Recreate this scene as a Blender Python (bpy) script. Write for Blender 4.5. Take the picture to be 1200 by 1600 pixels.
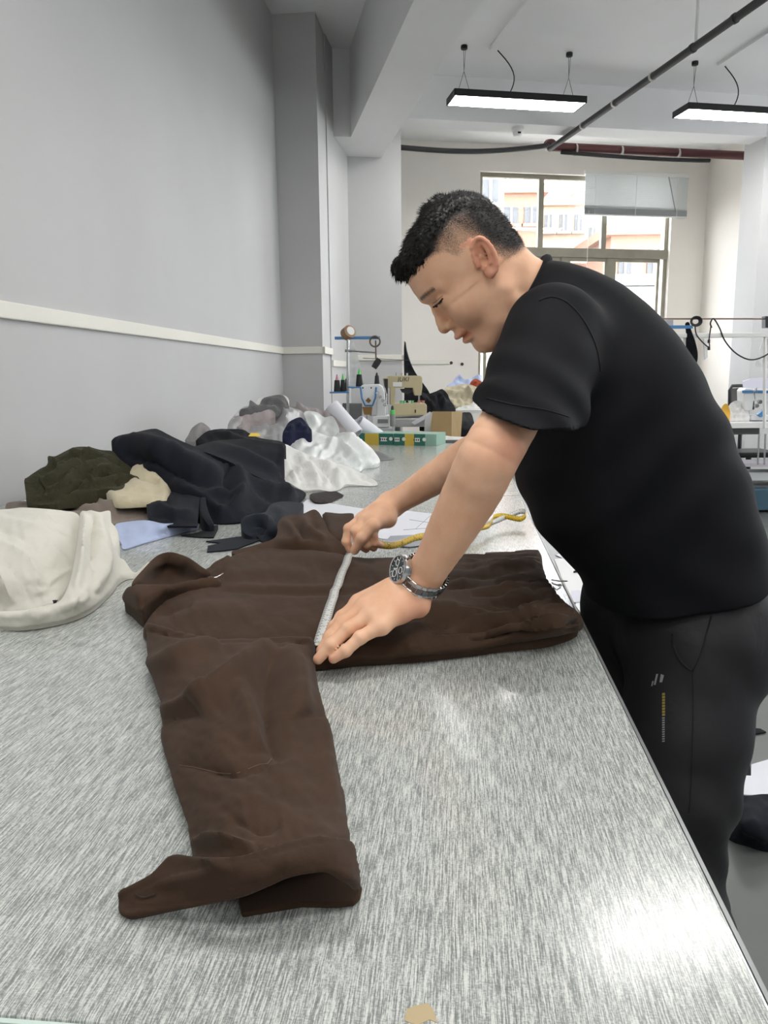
import bpy, math, random
import numpy as np
from mathutils import Vector, Matrix
from mathutils.bvhtree import BVHTree
from mathutils.geometry import delaunay_2d_cdt

for o in list(bpy.data.objects): bpy.data.objects.remove(o)
SC = bpy.context.scene
COL = SC.collection
rng = np.random.default_rng(7)
random.seed(7)

# ------------------------------------------------------------------ camera
F = 1200.0; PITCH = math.atan(210/1200.0); ROLL = 0.0095; CAMZ = 1.2; TZ = 0.80
_fw = np.array([0, math.cos(PITCH), -math.sin(PITCH)]); _r0 = np.array([1., 0, 0]); _u0 = np.cross(_r0, _fw)
_c, _s = math.cos(ROLL), math.sin(ROLL)
_right = _c*_r0 - _s*_u0; _up = _s*_r0 + _c*_u0
CAM = np.array([0, 0, CAMZ])
cd = bpy.data.cameras.new('camera'); cam = bpy.data.objects.new('camera', cd); COL.objects.link(cam)
cd.sensor_fit = 'HORIZONTAL'; cd.sensor_width = 36; cd.lens = 36*F/1200; cd.clip_start = 0.02; cd.clip_end = 300
cam.matrix_world = Matrix(((_right[0], _up[0], -_fw[0], 0), (_right[1], _up[1], -_fw[1], 0), (_right[2], _up[2], -_fw[2], CAMZ), (0, 0, 0, 1)))
SC.camera = cam

# ------------------------------------------------------------------ world, exposure
SC.view_settings.view_transform = 'Standard'; SC.view_settings.look = 'None'
SC.view_settings.gamma = 1.0; SC.view_settings.use_curve_mapping = False
SC.view_settings.exposure = 0.30
LAMP = 28.0          # emission strength of the ceiling panels
w = bpy.data.worlds.new('overcast_sky'); SC.world = w; w.use_nodes = True
bg = w.node_tree.nodes['Background']; bg.inputs[0].default_value = (0.93, 0.96, 1.0, 1); bg.inputs[1].default_value = 9.5

# ------------------------------------------------------------------ pixel / frame helpers
def ray(x, y): return _fw + _right*((x-600)/F) - _up*((y-800)/F)
def onz(x, y, z):
    d = ray(x, y); return CAM + d*((z-CAMZ)/d[2])
def atd(x, y, D): return CAM + ray(x, y)*D
def onplane(x, y, n, c):
    d = ray(x, y); return CAM + d*((c-CAM@n)/(d@n))
def proj(p):
    v = np.asarray(p, float)-CAM; d = v@_fw; return 600+F*(v@_right)/d, 800-F*(v@_up)/d, d
_A = math.radians(5.8);  T = np.array([math.sin(_A), math.cos(_A), 0]);  N = np.array([math.cos(_A), -math.sin(_A), 0])    # table / left wall frame
_B = math.radians(-10.4); T2 = np.array([math.sin(_B), math.cos(_B), 0]); N2 = np.array([math.cos(_B), -math.sin(_B), 0])  # room frame
Z = np.array([0, 0, 1.0])
def tw(n, t, z): return N*n + T*t + Z*z
def rw(n, t, z): return N2*n + T2*t + Z*z

# ------------------------------------------------------------------ mesh builder
class MB:
    def __init__(s): s.v = []; s.f = []; s.n = 0
    def add(s, v, f):
        v = np.asarray(v, float).reshape(-1, 3); s.v.append(v)
        s.f += [tuple(int(i)+s.n for i in q) for q in f]; s.n += len(v); return s
    def box(s, c, size, ax=(np.array([1., 0, 0]), np.array([0, 1., 0]), Z)):
        c = np.asarray(c, float); h = np.asarray(size, float)/2
        v = [c + ax[0]*h[0]*i + ax[1]*h[1]*j + ax[2]*h[2]*k for k in (-1, 1) for j in (-1, 1) for i in (-1, 1)]
        return s.add(v, [(0,2,3,1), (4,5,7,6), (0,1,5,4), (2,6,7,3), (0,4,6,2), (1,3,7,5)])
    def span(s, a, b, fr):            # box between two corners given in a frame function fr(n,t,z)
        (n0,t0,z0), (n1,t1,z1) = a, b
        v = [fr(n, t, z) for z in (z0, z1) for t in (t0, t1) for n in (n0, n1)]
        return s.add(v, [(0,2,3,1), (4,5,7,6), (0,1,5,4), (2,6,7,3), (0,4,6,2), (1,3,7,5)])
    def cyl(s, p0, p1, r0, r1=None, n=16, caps=True):
        r1 = r0 if r1 is None else r1
        return s.tube([p0, p1], [r0, r1], n, caps)
    def tube(s, path, r, n=10, caps=True, closed=False):
        P = np.asarray(path, float); m = len(P)
        r = np.full(m, r) if np.isscalar(r) else np.asarray(r, float)
        tg = np.gradient(P, axis=0) if m > 2 else np.repeat((P[1]-P[0])[None], 2, 0)
        if closed: tg = np.roll(P, -1, 0)-np.roll(P, 1, 0)
        tg /= np.linalg.norm(tg, axis=1)[:, None]+1e-12
        up = np.array([0, 0, 1.]) if abs(tg[0][2]) < .9 else np.array([1., 0, 0])
        vs = []
        for i in range(m):
            a = np.cross(tg[i], up); a /= np.linalg.norm(a)+1e-12; b = np.cross(a, tg[i]); up = b
            th = np.arange(n)*2*math.pi/n
            vs.append(P[i] + r[i]*(np.cos(th)[:, None]*a + np.sin(th)[:, None]*b))
        f = []
        for i in range(m if closed else m-1):
            for j in range(n):
                f.append((i*n+j, i*n+(j+1) % n, ((i+1) % m)*n+(j+1) % n, ((i+1) % m)*n+j))
        if caps and not closed: f += [tuple(range(n-1, -1, -1)), tuple((m-1)*n+j for j in range(n))]
        return s.add(np.concatenate(vs), f)
    def lathe(s, prof, o, axis=Z, n=24, caps=True):   # prof: list of (radius, height)
        o = np.asarray(o, float); axis = np.asarray(axis, float)/np.linalg.norm(axis)
        a = np.cross(axis, [1, 0, 0] if abs(axis[0]) < .9 else [0, 1, 0]); a /= np.linalg.norm(a); b = np.cross(axis, a)
        th = np.arange(n)*2*math.pi/n; ring = np.cos(th)[:, None]*a + np.sin(th)[:, None]*b
        v = np.concatenate([o + axis*h + ring*r for r, h in prof]); f = []
        for i in range(len(prof)-1):
            for j in range(n): f.append((i*n+j, i*n+(j+1) % n, (i+1)*n+(j+1) % n, (i+1)*n+j))
        if caps: f += [tuple(range(n-1, -1, -1)), tuple((len(prof)-1)*n+j for j in range(n))]
        return s.add(v, f)
    def prism(s, poly, o, ex, ey, ez, depth):         # 2D polygon in plane ex,ey extruded along ez
        o = np.asarray(o, float); m = len(poly)
        v = [o + ex*x + ey*y + ez*d for d in (0, depth) for x, y in poly]
        f = [tuple(range(m-1, -1, -1)), tuple(range(m, 2*m))] + [(i, (i+1) % m, m+(i+1) % m, m+i) for i in range(m)]
        return s.add(v, f)
    def sphere(s, c, r, n=12, ax=None):
        r = np.broadcast_to(np.asarray(r, float), (3,)); ax = np.eye(3) if ax is None else np.asarray(ax)
        v = []; f = []
        for i in range(n+1):
            for j in range(2*n):
                ph = math.pi*i/n; th = math.pi*j/n
                l = np.array([math.sin(ph)*math.cos(th), math.sin(ph)*math.sin(th), math.cos(ph)])*r
                v.append(np.asarray(c)+l@ax)
        for i in range(n):
            for j in range(2*n): f.append((i*2*n+j, (i+1)*2*n+j, (i+1)*2*n+(j+1) % (2*n), i*2*n+(j+1) % (2*n)))
        return s.add(v, f)
    def strip(s, path, wdir, width, th=0.0006):       # thin ribbon with thickness
        P = np.asarray(path, float); m = len(P); W = np.broadcast_to(np.asarray(wdir, float), P.shape)
        W = W/np.linalg.norm(W, axis=1)[:, None]
        tg = np.gradient(P, axis=0); nn = np.cross(tg, W); nn /= np.linalg.norm(nn, axis=1)[:, None]+1e-12
        v = np.concatenate([P-W*width/2+nn*th/2, P+W*width/2+nn*th/2, P+W*width/2-nn*th/2, P-W*width/2-nn*th/2])
        f = []
        for i in range(m-1):
            for a in range(4):
                b = (a+1) % 4; f.append((a*m+i, a*m+i+1, b*m+i+1, b*m+i))
        f += [(0, m, 2*m, 3*m), (3*m+m-1, 2*m+m-1, m+m-1, m-1)]
        return s.add(v, f)
    def build(s, name, mat, parent=None, smooth=False, bevel=0, seg=2, angle=35):
        me = bpy.data.meshes.new(name)
        V = np.concatenate(s.v) if s.v else np.zeros((0, 3))
        me.from_pydata(V.tolist(), [], s.f); me.update()
        o = bpy.data.objects.new(name, me); COL.objects.link(o)
        me.materials.append(mat)
        import bmesh
        bm = bmesh.new(); bm.from_mesh(me); bmesh.ops.recalc_face_normals(bm, faces=bm.faces); bm.to_mesh(me); bm.free()
        if smooth:
            me.polygons.foreach_set('use_smooth', [True]*len(me.polygons))
            if smooth == 'auto': me.set_sharp_from_angle(angle=math.radians(angle))
        if bevel:
            m = o.modifiers.new('bevel', 'BEVEL'); m.width = bevel; m.segments = seg; m.limit_method = 'ANGLE'; m.angle_limit = math.radians(40)
        if parent is not None: setp(o, parent)
        return o
def setp(o, p):
    o.parent = p; o.matrix_parent_inverse = p.matrix_world.inverted() if p.type != 'EMPTY' else Matrix.Translation(-Vector(p.location))
def empty(name, loc):
    o = bpy.data.objects.new(name, None); COL.objects.link(o); o.location = Vector(loc); o.empty_display_size = .05
    return o
def tag(o, label=None, cat=None, group=None, kind=None):
    if label: o['label'] = label
    if cat: o['category'] = cat
    if group: o['group'] = group
    if kind: o['kind'] = kind
    return o
def thing(name, loc, label, cat, group=None): return tag(empty(name, loc), label, cat, group)
def struct(o, label=None): o['kind'] = 'structure'; return tag(o, label)
def copy_tree(o, parent=None):
    c = o.copy(); COL.objects.link(c)
    if parent is not None: c.parent = parent
    for ch in o.children: copy_tree(ch, c)
    return c

# ------------------------------------------------------------------ materials
def srgb(r, g, b):
    f = lambda c: (c/255/12.92 if c/255 <= .04045 else ((c/255+.055)/1.055)**2.4)
    return (f(r), f(g), f(b), 1)
class NT:
    def __init__(s, name):
        s.m = bpy.data.materials.new(name); s.m.use_nodes = True; s.t = s.m.node_tree; s.b = s.t.nodes['Principled BSDF']
    def n(s, kind, **kw):
        x = s.t.nodes.new('ShaderNode'+kind)
        for k, v in kw.items():
            if k.startswith('i_'):
                key = k[2:]; x.inputs[int(key) if key.isdigit() else key].default_value = v
            else: setattr(x, k, v)
        return x
    def l(s, a, b): s.t.links.new(a, b)
    def ramp(s, fac, stops, interp='LINEAR'):
        r = s.n('ValToRGB'); r.color_ramp.interpolation = interp
        e = r.color_ramp.elements
        while len(e) < len(stops): e.new(.5)
        for i, (p, c) in enumerate(stops): e[i].position = p; e[i].color = c
        s.l(fac, r.inputs[0]); return r.outputs[0]
    def coords(s, scale=(1, 1, 1), rot=(0, 0, 0), kind='Object'):
        tc = s.n('TexCoord'); mp = s.n('Mapping'); mp.inputs['Scale'].default_value = scale; mp.inputs['Rotation'].default_value = rot
        s.l(tc.outputs[kind], mp.inputs[0]); return mp.outputs[0]
    def noise(s, vec, scale=5, detail=3, rough=.5, dist=0):
        x = s.n('TexNoise'); x.inputs['Scale'].default_value = scale; x.inputs['Detail'].default_value = detail
        x.inputs['Roughness'].default_value = rough; x.inputs['Distortion'].default_value = dist
        if vec is not None: s.l(vec, x.inputs['Vector'])
        return x.outputs['Fac']
    def bump(s, h, strength=.3, dist=.01):
        b = s.n('Bump'); b.inputs['Strength'].default_value = strength; b.inputs['Distance'].default_value = dist
        s.l(h, b.inputs['Height']); s.l(b.outputs[0], s.b.inputs['Normal']); return b
_mats = {}
def plain(name, col, rough=.5, metal=0, spec=.5, var=0, vscale=6, emit=0, alpha=1, trans=0, sheen=0, bump=0, bscale=200, coat=0):
    if name in _mats: return _mats[name]
    t = NT(name); b = t.b; col = srgb(*col)
    b.inputs['Base Color'].default_value = col; b.inputs['Roughness'].default_value = rough; b.inputs['Metallic'].default_value = metal
    b.inputs['Specular IOR Level'].default_value = spec
    if coat: b.inputs['Coat Weight'].default_value = coat
    if sheen: b.inputs['Sheen Weight'].default_value = sheen; b.inputs['Sheen Roughness'].default_value = .5
    v = t.coords()
    if var:
        n = t.noise(v, vscale, 4)
        c0 = tuple(max(0, c*(1-var)) for c in col[:3])+(1,); c1 = tuple(min(1, c*(1+var)) for c in col[:3])+(1,)
        t.l(t.ramp(n, [(.3, c0), (.7, c1)]), b.inputs['Base Color'])
    if bump: t.bump(t.noise(v, bscale, 2), bump, .002)
    if emit: b.inputs['Emission Color'].default_value = col; b.inputs['Emission Strength'].default_value = emit
    if alpha < 1: b.inputs['Alpha'].default_value = alpha
    if trans: b.inputs['Transmission Weight'].default_value = trans
    _mats[name] = t.m; return t.m
def cloth(name, col, rough=.85, sheen=.25, var=.12, weave=900, wr=.25, spec=.15, wrinkle=.25, wscale=9):
    if name in _mats: return _mats[name]
    t = NT(name); b = t.b; c = srgb(*col); v = t.coords()
    n = t.noise(v, 14, 5, .6)
    c0 = tuple(x*(1-var) for x in c[:3])+(1,); c1 = tuple(min(1, x*(1+var)) for x in c[:3])+(1,)
    base = t.ramp(n, [(.3, c0), (.7, c1)])
    fine = t.noise(v, weave, 2)
    mx = t.n('MixRGB', blend_type='MULTIPLY'); mx.inputs[0].default_value = wr
    t.l(base, mx.inputs[1]); t.l(t.ramp(fine, [(.3, (.55, .55, .55, 1)), (.7, (1, 1, 1, 1))]), mx.inputs[2])
    t.l(mx.outputs[0], b.inputs['Base Color'])
    b.inputs['Roughness'].default_value = rough; b.inputs['Specular IOR Level'].default_value = spec
    b.inputs['Sheen Weight'].default_value = sheen; b.inputs['Sheen Roughness'].default_value = .45
    t.bump_in = None
    b1 = t.n('Bump'); b1.inputs['Strength'].default_value = wrinkle; b1.inputs['Distance'].default_value = .012
    t.l(t.noise(v, wscale, 4, .55, .6), b1.inputs['Height'])
    b2 = t.n('Bump'); b2.inputs['Strength'].default_value = .18; b2.inputs['Distance'].default_value = .0006
    t.l(fine, b2.inputs['Height']); t.l(b1.outputs[0], b2.inputs['Normal']); t.l(b2.outputs[0], b.inputs['Normal'])
    _mats[name] = t.m; return t.m
# ------------------------------------------------------------------ room materials
def m_wall(name, c0, c1, rough=.6):
    t = NT(name); v = t.coords()
    t.l(t.ramp(t.noise(v, 1.3, 4), [(.3, srgb(*c0)), (.7, srgb(*c1))]), t.b.inputs['Base Color'])
    t.b.inputs['Roughness'].default_value = rough; t.b.inputs['Specular IOR Level'].default_value = .25
    t.bump(t.noise(v, 45, 4), .06, .004); return t.m
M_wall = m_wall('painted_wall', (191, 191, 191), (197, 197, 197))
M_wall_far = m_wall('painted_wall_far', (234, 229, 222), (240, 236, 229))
M_ceil = m_wall('painted_ceiling', (232, 232, 232), (238, 238, 238))
M_trim = m_wall('painted_trim', (226, 224, 214), (234, 232, 222), .45)
def m_floor():
    t = NT('floor_epoxy'); v = t.coords()
    t.l(t.ramp(t.noise(v, 2.2, 5), [(.3, srgb(84, 87, 85)), (.7, srgb(95, 98, 96))]), t.b.inputs['Base Color'])
    t.l(t.ramp(t.noise(v, 5, 3), [(.3, (.28,)*3+(1,)), (.7, (.4,)*3+(1,))]), t.b.inputs['Roughness'])
    return t.m
M_floor = m_floor()

# ------------------------------------------------------------------ structure
HC = 4.0
N2R = 6.07; TF = 9.59
b = MB(); b.span((-6.5, -6.0, -.1), (N2R+2.6, TF+.3, 0), rw); fl = struct(b.build('floor', M_floor), 'grey painted workshop floor')
b = MB(); b.span((-6.5, -6.0, HC), (N2R+2.6, TF+.3, HC+.12), rw); struct(b.build('ceiling', M_ceil), 'white painted ceiling with a deep beam')
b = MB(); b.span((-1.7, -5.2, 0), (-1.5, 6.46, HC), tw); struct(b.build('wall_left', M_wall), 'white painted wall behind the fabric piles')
# jogged wall piece beyond: front face at along 6.455
p515 = onplane(515, 500, N, -1.157); pf = np.array([-0.31, 7.9, 0])
b = MB()
poly = [tw(-1.6, 6.455, 0)[:2], tw(-1.157, 6.455, 0)[:2], tw(-1.157, 6.84, 0)[:2], tw(-1.148, 6.84, 0)[:2], pf[:2], (pf+T*2.2)[:2], tw(-1.6, 8.9, 0)[:2]]
b.prism([tuple(p) for p in poly], (0, 0, 0), np.array([1., 0, 0]), np.array([0, 1., 0]), Z, HC)
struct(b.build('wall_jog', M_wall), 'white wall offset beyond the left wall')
# far column under the beam
b = MB(); b.span((1.08, 7.76, 0), (1.625, 8.2, HC), rw); struct(b.build('wall_column', M_wall), 'white square column beside the far machines')
# long beam and stub, cross beam
b = MB(); b.span((1.05, -5.9, 3.29), (1.43, 8.0, HC+.02), rw); struct(b.build('ceiling_beam', M_ceil), 'white ceiling beam running above the table')
b = MB(); b.span((.55, 7.16, 3.29), (1.05, 8.0, HC+.02), rw); struct(b.build('ceiling_beam_stub', M_ceil), 'short white beam stub meeting the wall')
b = MB(); b.span((1.43, 7.6, 3.61), (N2R+.5, 7.88, HC+.02), rw); struct(b.build('ceiling_cross_beam', M_ceil), 'white cross beam in front of the window wall')
# back wall with window opening
WN0, WN1, WZ0, WZ1 = 3.0, 5.58, 1.08, 3.68
b = MB()
b.span((.4, TF, 0), (WN0, TF+.24, HC), rw); b.span((WN1, TF, 0), (N2R+2.6, TF+.24, HC), rw)
b.span((WN0, TF, 0), (WN1, TF+.24, WZ0), rw); b.span((WN0, TF, WZ1), (WN1, TF+.24, HC), rw)
struct(b.build('wall_back', M_wall_far), 'off white window wall at the far end')
b = MB(); b.span((N2R, 7.9, 0), (N2R+.2, TF+.05, HC), rw); struct(b.build('wall_right', M_wall_far), 'off white side wall beside the window')
nc = onplane(1184, 400, T2, 7.6)@N2
b = MB(); b.span((nc, 7.6, 0), (N2R+.3, 7.95, HC), rw); struct(b.build('wall_column', M_wall), 'white column at the right edge')
b = MB(); b.span((8.4, -6.0, 0), (8.6, TF, 1.0), rw); b.span((8.4, -6.0, 3.3), (8.6, TF, HC), rw)
SW = [(.6, 2.0), (4.4, 6.2)]      # unseen side windows, added to light the hall from the right
ed = [-6.0]+[v for p in SW for v in p]+[TF]
for a_, c_ in zip(ed[::2], ed[1::2]): b.span((8.4, a_, .9), (8.6, c_, 3.4), rw)
b.span((N2R+.2, 7.9, 0), (8.6, 8.1, HC), rw); struct(b.build('wall_side', M_wall), 'unseen white side wall with windows added for daylight, right of the frame')
b = MB(); b.span((-6.4, -6.0, 0), (8.6, -5.8, HC), rw); struct(b.build('wall_front', M_wall))
# chair rail trims
b = MB(); b.span((-1.502, -5, 1.402), (-1.484, 6.437, 1.458), tw); struct(b.build('trim_1', M_trim, bevel=.004), 'off white rail along the left wall')
b = MB(); b.span((-1.5, 6.437, 1.402), (-1.135, 6.456, 1.458), tw); b.span((-1.158, 6.437, 1.402), (-1.135, 6.86, 1.458), tw)
struct(b.build('trim_2', M_trim, bevel=.003), 'off white rail wrapping the wall corner')
b = MB(); b.span((1.08, 7.742, 1.37), (1.645, 7.762, 1.425), rw); b.span((1.62, 7.742, 1.37), (1.645, 8.1, 1.425), rw); struct(b.build('trim_3', M_trim, bevel=.003))
b = MB(); b.span((1.6, TF-.02, 1.36), (2.62, TF+.002, 1.42), rw); struct(b.build('trim_4', M_trim, bevel=.003))
q0 = tw(-1.148, 6.86, 1.33); q1 = np.array([-.31, 7.88, 1.33]); dq = (q1-q0); L = np.linalg.norm(dq); dq /= L; nq = np.cross(dq, Z)
b = MB(); b.box((q0+q1)/2+nq*.006, (L, .02, .055), (dq, nq, Z)); struct(b.build('trim_5', M_trim, bevel=.003))
# reveal lintel strip above window (lit plaster edge)
# ------------------------------------------------------------------ window
M_frame = plain('window_frame_metal', (150, 146, 132), .45, .3, var=.1)
tg = NT('window_glass'); tg.t.nodes.remove(tg.b)
g1 = tg.n('BsdfTransparent'); g1.inputs[0].default_value = (.98, .98, .98, 1); g2 = tg.n('BsdfGlossy'); g2.inputs['Roughness'].default_value = .03
df = tg.n('BsdfDiffuse'); df.inputs[0].default_value = (.9, .9, .88, 1)
mx = tg.n('MixShader'); mx.inputs[0].default_value = .05; tg.l(g1.outputs[0], mx.inputs[1]); tg.l(g2.outputs[0], mx.inputs[2])
mx2 = tg.n('MixShader'); tg.l(tg.ramp(tg.noise(tg.coords(), 4, 4), [(.4, (.02,)*3+(1,)), (.75, (.10,)*3+(1,))]), mx2.inputs[0])
tg.l(mx.outputs[0], mx2.inputs[1]); tg.l(df.outputs[0], mx2.inputs[2])
tg.l(mx2.outputs[0], tg.t.nodes['Material Output'].inputs[0]); M_glass = tg.m
win = struct(empty('window_1', rw((WN0+WN1)/2, TF+.1, WZ0)), 'wide metal framed window with small upper lights')
def wbar(n0, n1, z0, z1, t0=TF+.06, t1=TF+.12, name='frame_bar'):
    b = MB(); b.span((n0, t0, z0), (n1, t1, z1), rw); return b.build(name, M_frame, win, bevel=.006)
ZT = 2.75; fb = .045
wbar(WN0, WN1, WZ1-.05, WZ1); wbar(WN0, WN1, WZ0, WZ0+.06); wbar(WN0, WN0+.05, WZ0, WZ1); wbar(WN1-.05, WN1, WZ0, WZ1)
wbar(WN0, WN1, ZT-.055, ZT+.06, TF+.045, TF+.13, 'transom')
ups = [WN0+.05, 3.82, 4.68, WN1-.05]
for n in (3.82, 4.68): wbar(n-.035, n+.035, ZT+.05, WZ1-.04, name='mullion')
los = [WN0+.05, 4.16, 4.79, WN1-.05]
for n in (3.58, 4.16, 4.79): wbar(n-.05, n+.05, WZ0+.05, ZT-.05, name='mullion')
los = [WN0+.05, 3.58, 4.16, 4.79, WN1-.05]
for i in range(3):
    b = MB(); b.span((ups[i], TF+.085, ZT+.06), (ups[i+1], TF+.091, WZ1-.05), rw); b.build('pane', M_glass, win)
for i in range(4):
    a, c = los[i]+.05, los[i+1]-.05
    b = MB(); b.span((a, TF+.085, WZ0+.06), (c, TF+.091, ZT-.055), rw); b.build('pane', M_glass, win)
    for (x0, x1, z0, z1) in ((a-.012, a+.03, WZ0+.06, ZT-.055), (c-.03, c+.012, WZ0+.06, ZT-.055), (a, c, ZT-.1, ZT-.055), (a, c, WZ0+.06, WZ0+.11)):
        wbar(x0, x1, z0, z1, TF+.07, TF+.105, 'sash_rail')

for k_, (a_, c_) in enumerate(SW):
    wn_ = struct(empty('window_%d' % (k_+2), rw(8.5, (a_+c_)/2, 1.0)), 'tall unseen side window added for daylight, right of the frame')  # frame and glass for an added daylight opening, out of view
    for (t0_, t1_, z0_, z1_) in ((a_, c_, 1.0, 1.06), (a_, c_, 3.24, 3.3), (a_, a_+.05, 1.0, 3.3), (c_-.05, c_, 1.0, 3.3), ((a_+c_)/2-.03, (a_+c_)/2+.03, 1.0, 3.3)):
        b = MB(); b.span((8.46, t0_, z0_), (8.54, t1_, z1_), rw); b.build('frame_bar', M_frame, wn_)
    b = MB(); b.span((8.495, a_+.05, 1.06), (8.5, c_-.05, 3.24), rw); b.build('pane', M_glass, wn_)
# ------------------------------------------------------------------ ceiling lamps
M_black = plain('black_metal', (30, 30, 32), .5, .2)
M_cable = plain('black_cable', (34, 34, 36), .55)
M_steelwire = plain('steel_wire', (120, 120, 120), .4, .6)
tl = NT('lamp_panel'); tl.b.inputs['Base Color'].default_value = (.9, .9, .9, 1)
tl.b.inputs['Emission Color'].default_value = (1, .985, .96, 1); tl.b.inputs['Emission Strength'].default_value = LAMP; M_panel = tl.m
ZL = 3.555
def lamp(n, t, label, detail=True):
    o = thing('pendant_lamp', rw(n, t, ZL), label, 'ceiling lamp', 'linear pendant lamps')
    b = MB(); h = .6; d = .135
    b.span((n-h, t-d, ZL), (n-h+.012, t+d, ZL+.05), rw); b.span((n+h-.012, t-d, ZL), (n+h, t+d, ZL+.05), rw)
    b.span((n-h, t-d, ZL), (n+h, t-d+.012, ZL+.05), rw); b.span((n-h, t+d-.012, ZL), (n+h, t+d, ZL+.05), rw)
    b.span((n-h, t-d, ZL+.045), (n+h, t+d, ZL+.055), rw); b.build('frame', M_black, o)
    b = MB(); b.span((n-h+.012, t-d+.012, ZL+.002), (n+h-.012, t+d-.012, ZL+.03), rw); b.build('diffuser', M_panel, o)
    if detail:
        for s_ in (-.48, .48):
            b = MB(); b.lathe([(.028, 0), (.03, -.012), (.028, -.03), (.012, -.036)], rw(n+s_, t, HC)); b.build('ceiling_mount', M_black, o, smooth='auto')
            b = MB(); k = rw(n+s_, t, ZL+.24)
            b.cyl(rw(n+s_-.006, t, HC-.03), k, .0025, n=6)
            b.cyl(rw(n+s_+.012, t, HC-.03), k, .0025, n=6)
            for a in (-.06, .06): b.cyl(k, rw(n+s_+a, t, ZL+.055), .0025, n=6)
            b.build('suspension_wire', M_steelwire, o)
        b = MB(); pts = [rw(n-.18+.10*u, t, 0) + Z*(HC-.02-(HC-ZL-.08)*u) + N2*.10*math.sin(u*math.pi) for u in np.linspace(0, 1, 12)]
        b.tube(pts, .005, 6); b.build('power_cable', M_cable, o, smooth=True)
        b = MB(); b.span((n-.25, t-.9, HC-.022), (n-.22, t, HC), rw); b.build('cable_trunking', M_ceil, o)
    return o
nl2 = onz(1092, 160, ZL)@N2 + .6
lamp(2.49, 6.93, 'black framed white pendant lamp hanging left of the diagonal pipe')
lamp(nl2, 6.93, 'black framed white pendant lamp cut off by the right edge')
for t_, w1 in ((3.58, 'above the standing man'), (.26, 'above the camera position'), (-3.06, 'behind the camera')):
    for n_, w2 in ((2.40, 'table side'), (nl2, 'far side')): lamp(n_, t_, 'black framed pendant lamp '+w1+', '+w2+' row', False)
lamp(7.0, 6.93, 'unseen pendant lamp added to brighten the far bay, beyond the right edge', False)  # extra lamp out of view, put in to lift the far end
lamp(7.0, 3.58, 'unseen pendant lamp added for brightness beyond the right edge, level with the man', False)  # extra lamp out of view, put in to lift the room level
lamp(.3, .95, 'unseen pendant lamp added as fill right above the near table end', False)  # added overhead fill for the arms and jacket, never in view
lamp(-.3, -.8, 'unseen pendant lamp added as frontal fill just behind the camera, left side', False)  # added fill from the camera side, aimed at the man's near side
lamp(-.1, -2.9, 'unseen pendant lamp added as fill behind the camera, close to the left wall', False)  # added frontal fill from behind the camera
# ------------------------------------------------------------------ implicit-surface engine (for the person)
def aty(x, y, Y):
    d = ray(x, y); return CAM + d*(Y/d[1])
def smin(a, b, k):
    h = np.clip(.5+.5*(b-a)/k, 0, 1); return b*(1-h)+a*h-k*h*(1-h)
def smax(a, b, k): return -smin(-a, -b, k)
def rcone(P, a, b, ra, rb):
    a = np.asarray(a); b = np.asarray(b); ab = b-a; t = np.clip(((P-a)@ab)/(ab@ab), 0, 1)
    return np.linalg.norm(P-a-t[:, None]*ab, axis=1)-(ra+(rb-ra)*t)
def chain(P, pts, rs, k=.008):
    d = None
    for i in range(len(pts)-1):
        e = rcone(P, pts[i], pts[i+1], rs[i], rs[i+1]); d = e if d is None else smin(d, e, k)
    return d
def limb(P, pts, rs, n=20):
    Q4 = np.c_[np.array(pts), np.array(rs)]; t = np.linspace(0, len(Q4)-1, n); out = []
    for u in t:
        i = min(int(u), len(Q4)-2); f_ = u-i; p0, p1, p2, p3 = Q4[max(i-1, 0)], Q4[i], Q4[i+1], Q4[min(i+2, len(Q4)-1)]
        out.append(.5*((2*p1)+(-p0+p2)*f_+(2*p0-5*p1+4*p2-p3)*f_**2+(-p0+3*p1-3*p2+p3)*f_**3))
    out = np.array(out); d = None
    for i in range(n-1):
        e = rcone(P, out[i, :3], out[i+1, :3], out[i, 3], out[i+1, 3]); d = e if d is None else smin(d, e, .0012)
    return d
def ell(P, c, r, ax=None):
    q = P-np.asarray(c)
    if ax is not None: q = q@np.asarray(ax).T
    r = np.asarray(r); k0 = np.linalg.norm(q/r, axis=1); k1 = np.linalg.norm(q/(r*r), axis=1)+1e-9
    return k0*(k0-1)/k1
def near(P, c, R, fn):
    d = np.linalg.norm(P-np.asarray(c), axis=1)-R; m = d < .03; out = np.maximum(d, 0)+.15
    if m.any(): out[m] = fn(P[m])
    return out
def table_fn(xs, ys, sm=5, n=400):
    xs = np.asarray(xs, float); ys = np.asarray(ys, float); o = np.argsort(xs); xs = xs[o]; ys = ys[o]
    g = np.linspace(xs[0], xs[-1], n); v = np.interp(g, xs, ys); k = max(1, int(sm*n/100)) | 1
    v = np.convolve(np.pad(v, k//2, mode='edge'), np.ones(k)/k, 'valid')
    return lambda t: np.interp(t, g, v)
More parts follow.
